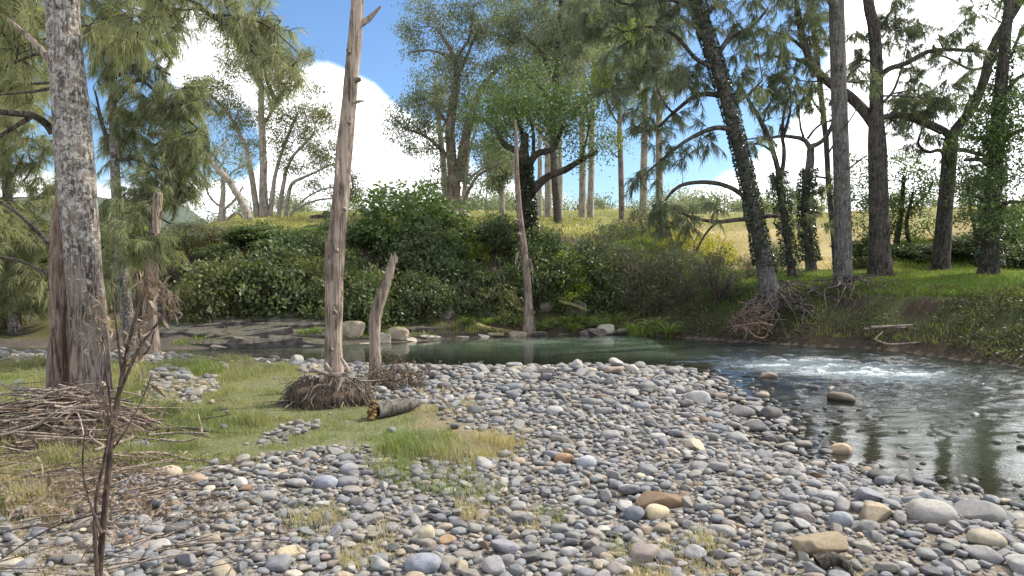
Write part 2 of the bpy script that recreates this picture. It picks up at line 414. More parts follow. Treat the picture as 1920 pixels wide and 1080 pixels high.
# where turf grows on the near side (world outlines of what the photograph shows)
TURF = GP([(0, 676), (300, 680), (430, 672), (560, 690), (610, 715), (680, 752), (790, 765), (870, 800), (935, 830), (900, 860), (760, 868), (640, 850), (560, 852),
           (450, 868), (380, 885), (280, 885), (150, 900), (90, 960), (0, 985), (-200, 985), (-400, 700)])
BARE = [GP([(280, 690), (350, 697), (410, 725), (380, 755), (300, 765), (270, 740)]), GP([(520, 800), (600, 795), (560, 830), (500, 835)])]
DRY = [GP(q) for q in ([(690, 745), (800, 700), (860, 745), (950, 830), (900, 870), (800, 800)], [(560, 700), (640, 690), (700, 750), (640, 760)],
      [(870, 960), (930, 940), (1100, 970), (1120, 1000), (1000, 1010), (900, 990)], [(1180, 1045), (1330, 1020), (1520, 1040), (1560, 1085), (1200, 1100)],
      [(1600, 985), (1800, 1000), (1920, 1040), (1920, 1100), (1580, 1100)], [(640, 1000), (740, 985), (760, 1040), (650, 1075)], [(0, 900), (280, 900), (330, 1080), (0, 1100)],
      [(560, 1010), (700, 960), (640, 940), (500, 990)])]
LUSH = [GP(q) for q in ([(690, 885), (760, 870), (900, 900), (950, 935), (880, 945), (740, 920)], [(1150, 1050), (1200, 1050), (1200, 1078), (1150, 1078)], [(1000, 955), (1090, 965), (1080, 1000), (1040, 990)],
      [(1640, 880), (1720, 890), (1740, 925), (1680, 915)])]
def soft_in(x, y, poly, amp=.35, sd=20):
    return inside(x + amp * 2 * (fbm(x * 2, y * 2, 3, sd) - .5), y + amp * 2 * (fbm(x * 2 + 31, y * 2, 3, sd + 1) - .5), poly)
def turf(x, y):                              # 0..1 how much of the near ground is grass
    g = sum(soft_in(x, y, TURF, a_, s_).astype(float) for a_, s_ in ((.3, 20), (.5, 60), (.7, 64))) / 3
    for b in BARE: g = np.where(soft_in(x, y, b, .2), .18, g)
    return g

# ground sheet, one fan-shaped grid to the horizon
ny, nx = 400, 380
yy = np.concatenate([np.linspace(-9, 1.5, 22)[:-1], np.linspace(1.5, 28, 250), 28 * (2400 / 28) ** (np.linspace(0, 1, ny - 271 + 1)[1:])])
ny = len(yy)
uu = np.linspace(-1, 1, nx); uu = np.sign(uu) * np.abs(uu) ** 1.35
X = uu[None] * (np.maximum(yy, 0)[:, None] * 1.05 + 16); Y = np.repeat(yy[:, None], nx, 1)
Z = Hf(X, Y)
dn, df, wet, far = banks(X, Y)
r_ = X / np.maximum(Y, 1)
def lerp(a, b, t): return a + (np.asarray(b) - a) * t[..., None]
fb = fbm(X * .9, Y * .9, 4, 14); fb2 = fbm(X * 3.1, Y * 3.1, 3, 15)
col = np.ones(X.shape + (3,)) * np.array([.20, .175, .145])
gt = turf(X, Y)
col = lerp(col, [.15, .165, .065], gt * .92)
for d_ in DRY: col = lerp(col, [.24, .19, .13], soft_in(X, Y, d_) * .8)
col = lerp(col, [.19, .165, .13], (wet * 1.))                                 # river bed
ff = far * 1.
col = lerp(col, [.06, .045, .033], ff)                                           # raw bank soil
wR = sm(r_, .17, .30)
col = lerp(col, [.115, .098, .085], ff * sm(-X, .8, 2.2) * sm(-df, -3.3, -2.9) * sm(-r_, -.5, -.2))
col = lerp(col, [.10, .10, .04], ff * (1 - wR) * sm(df, .2, .6) * sm(fb, .5, .62) * sm(-df, -3.4, -3.))
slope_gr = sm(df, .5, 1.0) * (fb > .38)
col = lerp(col, [.06, .066, .028], ff * wR * slope_gr)                           # turf on the right bank, its face darkened in colour for tree shade
col = lerp(col, [.10, .14, .03], ff * wR * sm(df, 1.7, 2.4) * .9)
up = ff * sm(df, 4.5, 8)
fld = np.where(r_[..., None] > .2, np.array([.33, .265, .125]), np.array([.23, .225, .07]))
fldv = fld * (.7 + .6 * fbm(X / 9, Y / 9, 4, 22))[..., None]
fldv = fldv * (1 - .35 * sm(fbm(X / 30, Y / 22, 3, 23), .5, .62))[..., None] + np.array([.0, .02, 0]) * sm(fbm(X / 30, Y / 22, 3, 23), .5, .62)[..., None]
col = col + (fldv - col) * (up * (1 - wR) + ff * wR * sm(df, 9, 16))[..., None]
col = lerp(col, [.16, .19, .05], ff * wR * sm(df, 40, 60) * sm(-df, -200, -90) * .6)
col = lerp(col, [.06, .075, .03], ff * sm(r_, .46, .55) * np.exp(-((Y - 26.3) / 2.6) ** 2))
col = lerp(col, [.095, .115, .09], ff * sm(Y, 260, 420))  # far forested hill, paled in colour to stand in for haze
gravel = (~far) * (1 - gt * .8)
mb = MB(); idx = np.arange(ny * nx).reshape(ny, nx)
mb.add(np.stack([X, Y, Z], -1), None, np.stack([idx[:-1, :-1], idx[:-1, 1:], idx[1:, 1:], idx[1:, :-1]], -1).reshape(-1, 4), gravel.ravel())
m, t = mat('ground'); p = gpos(t)
gc = attr(t, 'col').outputs['Color']; gv = attr(t, 'tone').outputs['Fac']
n1 = noise_t(t, p, 2.2, 8., .7); n2 = noise_t(t, p, 24., 5., .7); n4 = noise_t(t, p, .35, 6., .65)
vor = node(t, 'ShaderNodeTexVoronoi', {'Vector': p, 'Scale': 34.}); vd, vc = vor.outputs['Distance'], vor.outputs['Color']
c = mixc(t, maprange(t, n2, .3, .7, 0., .75), gc, mixc(t, 1., gc, (.42, .40, .36), 'MULTIPLY'))
c = mixc(t, maprange(t, n1, .4, .7, 0., .6), c, mixc(t, 1., c, (1.45, 1.35, 1.15), 'MULTIPLY'))
c = mixc(t, maprange(t, n4, .45, .65, 0., .35), c, mixc(t, 1., c, (.6, .72, .55), 'MULTIPLY'))
hv = node(t, 'ShaderNodeSeparateColor', {0: vc}).outputs[0]
pc = mixc(t, hv, (.13, .12, .115), (.34, .30, .245))
c = mixc(t, mth(t, 'MULTIPLY', gv, maprange(t, vd, .75, .45, 0., .8)), c, pc)
zz = node(t, 'ShaderNodeSeparateXYZ', {0: p}).outputs[2]
wetf = mth(t, 'MULTIPLY', maprange(t, zz, -.13, -.19), gv)
c = mixc(t, wetf, c, mixc(t, 1., c, (.62, .6, .55), 'MULTIPLY'))
hgt = mth(t, 'ADD', mth(t, 'MULTIPLY', mth(t, 'SUBTRACT', .8, vd), mth(t, 'MULTIPLY', gv, .9)), mth(t, 'ADD', n2, n1))
fin(t, node(t, 'ShaderNodeBsdfPrincipled', {'Base Color': c, 'Roughness': .92, 'Specular IOR Level': .12, 'Normal': bump(t, hgt, .8, .03)}).outputs[0])
M['ground'] = m
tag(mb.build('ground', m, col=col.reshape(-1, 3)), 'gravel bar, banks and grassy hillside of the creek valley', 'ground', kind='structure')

# ------------------------------------------------------------------ water
xs = np.concatenate([np.linspace(-60, -9, 60)[:-1], np.linspace(-9, 2.6, 130)[:-1], np.linspace(2.6, 10, 170)[:-1], np.linspace(10, 34, 70)])
ys = np.concatenate([np.linspace(-8, 3.4, 40)[:-1], np.linspace(3.4, 19, 330)[:-1], np.linspace(19, 27, 20)])
XW, YW = np.meshgrid(xs, ys)
dnw, dfw, wetw, _ = banks(XW, YW)
keep = wetw | (np.minimum(dnw, dfw) < .45)
rif = np.exp(-((XW - 5.5 + .5 * (YW - 12.2)) / 1.6) ** 2 - ((YW - 12.2) / 1.4) ** 2)                       # the rapid under the right bank
run = sm(XW - .10 * (YW - 12), 2.9, 4.2) * sm(YW, 6.4, 8.5)                         # broken water below it
run = np.maximum(run, sm(XW, 4.4, 5.6)); run = run * (.30 + .70 * sm(YW + .25 * (XW - 4), 7.0, 10.))
a_ = .002 + .055 * rif + .020 * run
fx, fy = XW * .55 + YW * .35, YW * 1.5 - XW * .35                                     # ripples lie across the current
wave = (fbm(fx * 3.2, fy * 3.2, 3, 41) - .5) * 1.6 + (fbm(XW * 6.5, YW * 9, 3, 45) - .5) * .8
ZW = WL + a_ * wave * 1.6 - .02 * rif
bed = Hf(XW, YW)
depth = np.clip(ZW - bed, 0, 2)
foam = np.clip(rif * .8 + .24 * run * sm(YW, 9, 11.5), 0, 1) * sm(wave, -.05, .45)
mbw = MB(); ii = np.arange(XW.size).reshape(XW.shape)
qk = keep[:-1, :-1] & keep[1:, :-1] & keep[:-1, 1:] & keep[1:, 1:]
qd = np.stack([ii[:-1, :-1], ii[:-1, 1:], ii[1:, 1:], ii[1:, :-1]], -1)[qk]
used = np.unique(qd); remap = np.full(XW.size, -1); remap[used] = np.arange(len(used))
mbw.add(np.stack([XW, YW, ZW], -1).reshape(-1, 3)[used], None, remap[qd], depth.ravel()[used])
wc = np.stack([np.clip(foam, 0, 1), run, rif], -1).reshape(-1, 3)[used]
m, t = mat('creek_water'); p = gpos(t)
ac = node(t, 'ShaderNodeSeparateColor', {0: attr(t, 'col').outputs['Color']})
fo, rn = ac.outputs[0], ac.outputs[1]
q1 = node(t, 'ShaderNodeVectorMath', {0: p, 1: (1., 2.4, 1.)}, operation='MULTIPLY').outputs[0]
w1 = noise_t(t, q1, 7., 4., .6, .6); w2 = noise_t(t, p, 26., 3., .6); w3 = noise_t(t, q1, 1.3, 2., .5)
hh = mth(t, 'ADD', mth(t, 'MULTIPLY', w1, mth(t, 'ADD', .02, mth(t, 'MULTIPLY', rn, .11))), mth(t, 'MULTIPLY', w2, mth(t, 'ADD', .005, mth(t, 'MULTIPLY', rn, .035))))
hh = mth(t, 'ADD', hh, mth(t, 'MULTIPLY', w3, .05))
nb = bump(t, hh, .5, .10)
fr = node(t, 'ShaderNodeFresnel', {'IOR': 1.36, 'Normal': nb}).outputs[0]
dep = attr(t, 'tone').outputs['Fac']
tb = node(t, 'ShaderNodeBsdfTransparent', {'Color': (.52, .52, .47)})
df_ = node(t, 'ShaderNodeBsdfDiffuse', {'Color': mixc(t, maprange(t, ac.outputs[2], .05, .8), mixc(t, rn, (.125, .16, .115), (.075, .092, .094)), (.17, .205, .21))})   # aerated in the rapid
body = node(t, 'ShaderNodeMixShader', {0: mth(t, 'MAXIMUM', maprange(t, dep, .04, .75, .06, .95), maprange(t, ac.outputs[2], .05, .7, 0., .8)), 1: tb.outputs[0], 2: df_.outputs[0]})
gl = node(t, 'ShaderNodeBsdfGlossy', {'Color': (1, 1, 1), 'Roughness': .02, 'Normal': nb})
wsh = node(t, 'ShaderNodeMixShader', {0: fr, 1: body.outputs[0], 2: gl.outputs[0]})
fn = mth(t, 'ADD', mth(t, 'MULTIPLY', noise_t(t, q1, 22., 6., .75), .6), mth(t, 'MULTIPLY', noise_t(t, p, 70., 3., .7), .4))
ff_ = mth(t, 'MULTIPLY', maprange(t, mth(t, 'ADD', mth(t, 'MULTIPLY', fo, .24), mth(t, 'MULTIPLY', fn, 1.)), .56, .80), maprange(t, fo, .02, .35, 0., .65))
wf = node(t, 'ShaderNodeBsdfDiffuse', {'Color': (.78, .8, .8)})
fin(t, node(t, 'ShaderNodeMixShader', {0: ff_, 1: wsh.outputs[0], 2: wf.outputs[0]}).outputs[0])
M['water'] = m
tag(mbw.build('water', m, col=wc), 'green pool running into a broken rapid on the right', 'water', kind='structure')

# ------------------------------------------------------------------ stones
def ico(sub):
    bm = bmesh.new(); bmesh.ops.create_icosphere(bm, subdivisions=sub, radius=1)
    v = np.array([x.co[:] for x in bm.verts]); f = np.array([[q.index for q in x.verts] for x in bm.faces]); bm.free(); return v, f
ICO = {k: ico(k) for k in (1, 2, 3, 4)}
def rock_shape(sub, seed, box=2.4, lump=.16, flat=(1, .8, .55), cuts=0, fine=0.):
    g = np.random.default_rng(seed); v, f = ICO[sub]; v = v.copy()
    v = v / (np.sum(np.abs(v) ** box, 1) ** (1 / box))[:, None]
    o = g.uniform(0, 50, 3)
    nz = fbm(v[:, 0] * 1.1 + o[0] + v[:, 2] * .7, v[:, 1] * 1.1 + o[1] - v[:, 2] * .6, 3, seed) - .5
    v = v * (1 + lump * 2 * nz)[:, None]
    if fine: v = v * (1 + fine * 2 * (fbm(v[:, 0] * 4 + o[2] + v[:, 2] * 3, v[:, 1] * 4 - v[:, 2] * 2, 3, seed + 3) - .5))[:, None]
    for _ in range(cuts):
        n = g.normal(size=3); n /= np.linalg.norm(n); lim = g.uniform(.45, .8); dd = v @ n
        v = v - np.clip(dd - lim, 0, None)[:, None] * n[None] * .92
    return v * np.array(flat)[None], f
def rotm(a, b, c): return np.array(Euler((a, b, c)).to_matrix())
SHAPES = []
for i in range(14):
    g = np.random.default_rng(100 + i)
    SHAPES.append((g.uniform(2., 3.7), g.uniform(.14, .32), (1, g.uniform(.58, .92), g.uniform(.36, .64)), int(g.integers(0, 11))))
SV = {s: [rock_shape(s, 200 + i, *SHAPES[i]) for i in range(14)] for s in (1, 2, 3)}
CL = {'blue-grey': (.195, .195, .20), 'grey': (.235, .225, .212), 'pale grey': (.33, .315, .29), 'dark grey': (.115, .11, .108), 'warm grey': (.25, .222, .19),
      'tan': (.32, .262, .19), 'cream': (.43, .38, .30), 'brown': (.19, .13, .088), 'pinkish': (.28, .23, .20)}
CN = list(CL); CPB = np.array([.27, .29, .12, .07, .17, .035, .015, .012, .018])

# scatter over the bar, largest first, each kept clear of its neighbours
g = np.random.default_rng(21)
def cand(n):
    y = g.uniform(2.5, 13.2, n); x = g.uniform(-1, 1, n) * (.76 * y + .6); return x, y
def accept(x, y, keepturf=.06):
    dn, df, wet, far = banks(x, y)
    tf = turf(x, y); dry = np.zeros(len(x))
    for d_ in DRY: dry = np.maximum(dry, soft_in(x, y, d_, .3) * 1.)
    pr = np.where(tf > .9, keepturf, np.where(tf > .5, .12, np.where(tf > .1, .5, 1.))) * (1 - .45 * dry)
    pr = np.where(wet, np.exp(-dn / np.where(x > 2.2, .20, .16)) * .95 + .014 * (x > 2.3) * (y < 9.5), pr); pr = np.where(far, 0, pr)
    return g.uniform(size=len(x)) < pr, dn
SX, SY, SRAD = [], [], []
grid = {}; CELL = .16
def scatter(n, rfun, pack, kt=.06):
    x, y = cand(n); ok, dn = accept(x, y, kt); x, y, dn = x[ok], y[ok], dn[ok]
    r = rfun(x, y, dn); o = np.argsort(-r)
    for x_, y_, r_i in zip(x[o], y[o], r[o]):
        ci, cj = int(x_ // CELL), int(y_ // CELL); good = True
        for a in (-1, 0, 1):
            for b in (-1, 0, 1):
                for (qx, qy, qr) in grid.get((ci + a, cj + b), ()):
                    if (qx - x_) ** 2 + (qy - y_) ** 2 < (pack * (qr + r_i)) ** 2: good = False; break
                if not good: break
            if not good: break
        if good:
            grid.setdefault((ci, cj), []).append((x_, y_, r_i)); SX.append(x_); SY.append(y_); SRAD.append(r_i)
# named stones first, so that the rest keep clear of them: px, py, width px, height/width, colour, cuts, label
NAMED = [(1243, 932, 92, .42, (.19, .13, .078), 5, 'brown wedge-shaped rock with a long sloping back on the gravel bar', 3.2),
 (1233, 962, 46, .62, (.52, .42, .27), 1, 'rounded cream stone in front of the brown wedge-shaped rock', 2.6),
 (1190, 966, 42, .7, (.17, .175, .2), 1, 'round dark grey stone left of the rounded cream stone', 2.3),
 (1541, 1022, 108, .44, (.28, .22, .14), 4, 'large flat tan rock at the front of the gravel, a dry stem across it', 2.8),
 (1060, 862, 40, .55, (.30, .19, .11), 4, 'orange-brown angular stone in the middle of the gravel bar', 3.),
 (1100, 868, 38, .7, (.37, .37, .385), 1, 'pale blue-grey stone right of the orange-brown angular stone', 2.3),
 (452, 905, 25, .95, (.60, .56, .47), 0, 'small upright creamy white stone below the left grass', 2.3),
 (369, 898, 50, .42, (.36, .27, .19), 1, 'flat orange-tan stone near the debris at the lichen tree', 2.4),
 (397, 914, 34, .4, (.075, .07, .072), 3, 'flat black stone below the flat orange-tan stone', 2.8),
 (796, 1003, 36, .9, (.44, .38, .27), 4, 'blocky cream stone near the bottom edge', 3.4),
 (839, 1012, 34, .5, (.35, .23, .135), 2, 'small orange stone right of the blocky cream stone', 2.5),
 (722, 862, 24, .6, (.45, .33, .17), 2, 'yellow-tan stone at the edge of the turf', 2.6),
 (1745, 962, 82, .52, (.33, .31, .275), 1, 'long smooth grey-tan boulder at the near right water edge', 2.5),
 (1640, 964, 66, .5, (.37, .30, .20), 3, 'tan slanted boulder left of the long smooth boulder', 3.),
 (1632, 930, 54, .72, (.22, .22, .235), 3, 'dark grey domed boulder by the dark still water', 2.6),
 (1577, 977, 42, .75, (.285, .295, .315), 1, 'blue-grey oval stone above the large flat tan rock', 2.4),
 (1835, 960, 90, .5, (.23, .22, .205), 2, 'broad dull grey boulder half in the shallows on the far right', 2.4),
 (1848, 1012, 66, .5, (.36, .31, .23), 2, 'tan boulder among dry grass at the right edge of the bar', 2.4),
 (1576, 838, 42, .72, (.46, .33, .21), 2, 'tan rounded rock standing alone at the edge of the dark still water', 2.5),
 (1576, 742, 52, .46, (.19, .15, .11), 4, 'brown wedge rock breaking the surface of the rapid', 2.8),
 (1437, 702, 40, .45, (.22, .18, .14), 3, 'low brown rock at the head of the rapid', 2.6),
 (1428, 737, 30, .6, (.34, .28, .22), 2, 'small tan rock standing in the shallow run', 2.6),
 (1525, 724, 26, .5, (.07, .07, .075), 2, 'small black rock in the rapid', 2.5),
 (1440, 772, 54, .5, (.13, .12, .11), 3, 'dark wet rock at the edge of the shallow run', 2.8),
 (1390, 770, 50, .6, (.24, .22, .2), 2, 'grey-brown boulder beside the dark wet rock', 2.6),
 (1310, 745, 44, .65, (.40, .38, .35), 1, 'pale domed boulder at the river end of the bar', 2.4),
 (1303, 836, 40, .7, (.45, .39, .29), 3, 'cream angular stone in the right half of the gravel bar', 2.8),
 (1186, 692, 26, .75, (.42, .38, .33), 1, 'pale rounded stone on the crest of the bar against the pool', 2.3),
 (1575, 880, 34, .5, (.26, .27, .29), 1, 'flat blue-grey stone in front of the tan rounded rock', 2.4),
 (1765, 893, 26, .5, (.05, .05, .055), 1, 'small black stone in the sunlit shallows', 2.4),
 (1690, 898, 36, .6, (.17, .16, .15), 2, 'dark rounded stone beside grass at the water edge', 2.4),
 (1525, 908, 34, .6, (.28, .27, .27), 1, 'grey oval stone below the small sky-bright puddle', 2.4),
 (655, 880, 34, .6, (.31, .305, .30), 0, 'round grey stone on top of the near stones below the turf', 2.2),
 (612, 905, 46, .6, (.27, .285, .315), 1, 'blue-grey boulder on the near stones below the turf', 2.4),
 (555, 905, 40, .45, (.29, .28, .27), 1, 'flat warm grey stone left of the blue-grey boulder', 2.4),
 (250, 905, 56, .4, (.26, .26, .275), 1, 'low grey slab behind the dead stalk', 2.6),
 (320, 885, 46, .45, (.44, .35, .26), 1, 'pinkish tan stone under the debris sticks', 2.4),
 (1040, 770, 34, .6, (.40, .385, .36), 0, 'pale smooth stone in the upper bar', 2.2),
 (1580, 1070, 40, .5, (.40, .36, .3), 1, 'pale stone in front of the large flat tan rock', 2.4),
 (795, 1060, 70, .5, (.25, .26, .29), 1, 'large blue-grey boulder at the bottom edge', 2.3),
 (545, 1040, 56, .4, (.45, .37, .24), 2, 'flat cream stone in dry grass at the bottom edge', 2.4)]
m1 = M['stone_one']
for k, (px, py, w, hr, c, cuts, lab, bx) in enumerate(NAMED):
    q = G(px, py + w * hr * .35); d = q[1]; a = w / 2 / F * d
    yaw = random.uniform(-.5, .5); tilt = random.uniform(-.1, .1)
    v, f = rock_shape(4 if w > 60 else 3, 900 + k, bx, .13 if cuts < 3 else .2, (1, random.uniform(.7, .9), hr * 1.15), cuts, .012)
    if k == 0:
        v = v * np.array([1.2, .7, 1]); v[:, 2] *= np.interp(v[:, 0], [-1, 1], [1.5, .55])
    v = v @ rotm(tilt, tilt * .5, yaw).T * a
    mb = MB(); mb.add(v, f, None)
    me = mb.mesh('cobble', m1)
    o = link('boulder' if w > 60 else 'cobble', me, None, (q[0], q[1], max(H(q[0], q[1]), WL - .03) + a * hr * .42)); o.color = (*c, 1)
    tag(o, lab, 'boulder' if w > 60 else 'stone')
    grid.setdefault((int(q[0] // CELL), int(q[1] // CELL)), []).append((q[0], q[1], a * 1.0))
scatter(7000, lambda x, y, dn: np.clip(g.lognormal(math.log(.046), .36, len(x)), .028, .10) * (.74 + .5 * sm(y, 4.5, 10.5)) * np.where((x > 2) & (y < 8), 1.2, 1), .80, .004)
scatter(42000, lambda x, y, dn: np.clip(g.lognormal(math.log(.028), .36, len(x)), .014, .05) * (1 + .6 * sm(y, 6, 11)), .74, .006)
big = len(SX)
scatter(36000, lambda x, y, dn: np.clip(g.lognormal(math.log(.0135), .3, len(x)), .008, .024) * (1 + .6 * sm(y, 5, 9)), .78, .012)
SX, SY, SRAD = map(np.array, (SX, SY, SRAD)); NS = len(SX)
print('stones', big, NS)
SZ = Hf(SX, SY); SZ = np.where((SZ < WL) & (SRAD > .03), np.maximum(SZ, WL - .4 * SRAD), SZ)
shp = g.integers(0, 14, NS); ci = g.choice(len(CN), NS, p=CPB / CPB.sum())
base_c = np.array([CL[n] for n in CN])[ci] * g.uniform(.86, 1.14, NS)[:, None] * (1 + g.normal(0, .014, (NS, 3)))
yaw = g.uniform(0, 6.28, NS); tx = g.normal(0, .22, NS); ty = g.normal(0, .22, NS)
lift = g.uniform(.15, .5, NS)
pxw = SRAD * 2 / SY * F
order = np.argsort(-pxw); single = order[(SRAD[order] > .03)][:258]
SHORT = ['brown wedge rock', 'rounded cream stone', 'round dark grey stone', 'large flat tan rock', 'orange-brown angular stone', 'pale blue-grey stone', 'upright creamy white stone', 'flat orange-tan stone', 'flat black stone', 'blocky cream stone', 'small orange stone', 'yellow-tan stone',
 'long smooth boulder', 'tan slanted boulder', 'dark domed boulder', 'blue-grey oval stone', 'broad dull grey boulder', 'tan boulder in dry grass', 'tan rounded rock', None, None, None, None, 'dark wet rock', 'grey-brown boulder', 'pale domed boulder', 'cream angular stone', 'pale crest stone', 'flat blue-grey stone', None,
 'dark rounded waterside stone', 'grey oval stone', 'round grey stone', 'blue-grey boulder', 'flat warm grey stone', 'low grey slab', 'pinkish tan stone', 'pale smooth stone', 'small pale front stone', 'large blue-grey boulder', 'flat cream stone']
lm = [(s, *G(q[0], q[1])[:2]) for s, q in zip(SHORT, NAMED) if s]
def where(x, y):
    s, lx, ly = min(lm, key=lambda q: (q[1] - x) ** 2 + ((q[2] - y) * .8) ** 2)
    dx, dy = x - lx, y - ly; far_ = math.hypot(dx, dy) > .45
    if abs(dx) > abs(dy): w = 'left of' if dx < 0 else 'right of'
    else: w = 'in front of' if dy < 0 else 'behind'
    return ('well ' if far_ else 'just ') + w + ' the ' + s
mes = {}
for i in single:
    key = (int(shp[i]))
    if key not in mes:
        v, f = rock_shape(3, 200 + key, *SHAPES[key], .012); b_ = MB(); b_.add(v, f, None); mes[key] = b_.mesh('cobble', m1)
    o = link('cobble', mes[key], None, (SX[i], SY[i], SZ[i] + SRAD[i] * lift[i]))
    o.rotation_euler = (tx[i], ty[i], yaw[i]); o.scale = (SRAD[i] * 1.12,) * 3; o.color = (*base_c[i], 1)
    s_ = SHAPES[shp[i]]; form = 'flat' if s_[2][2] < .5 else ('oblong' if s_[2][1] < .72 else ('angular' if s_[3] > 3 else 'rounded'))
    size = 'large' if SRAD[i] > .07 else ('middling' if SRAD[i] > .048 else 'small')
    tag(o, f'{size} {form} {CN[ci[i]]} cobble {where(SX[i], SY[i])}', 'stone', 'cobbles on the gravel bar')
rest = np.setdiff1d(np.arange(NS), single)
mbs = MB(); cols = []
lod = np.where(pxw > 26, 3, np.where(pxw > 8.5, 2, 1))
for s in (1, 2, 3):
    for k in range(14):
        id_ = rest[(lod[rest] == s) & (shp[rest] == k)]
        if not len(id_): continue
        v, f = SV[s][k]; n = len(id_)
        cy, sy = np.cos(yaw[id_]), np.sin(yaw[id_])
        cx, sx = np.cos(tx[id_]), np.sin(tx[id_])
        Rz = np.zeros((n, 3, 3)); Rz[:, 0, 0] = cy; Rz[:, 0, 1] = -sy; Rz[:, 1, 0] = sy; Rz[:, 1, 1] = cy; Rz[:, 2, 2] = 1
        Rx = np.zeros((n, 3, 3)); Rx[:, 0, 0] = 1; Rx[:, 1, 1] = cx; Rx[:, 1, 2] = -sx; Rx[:, 2, 1] = sx; Rx[:, 2, 2] = cx
        RM = Rz @ Rx
        vv = np.einsum('nij,vj->nvi', RM, v) * (SRAD[id_] * 1.12)[:, None, None]
        vv = vv + np.stack([SX[id_], SY[id_], SZ[id_] + SRAD[id_] * lift[id_]], -1)[:, None]
        ff2 = (f[None] + (np.arange(n) * len(v))[:, None, None]).reshape(-1, 3)
        mbs.add(vv.reshape(-1, 3), ff2, None); cols.append(np.repeat(base_c[id_], len(v), 0))
tag(mbs.build('river_stones', M['stone'], col=np.concatenate(cols)), 'mass of small grey and tan river stones covering the gravel bar', 'stones', kind='stuff')

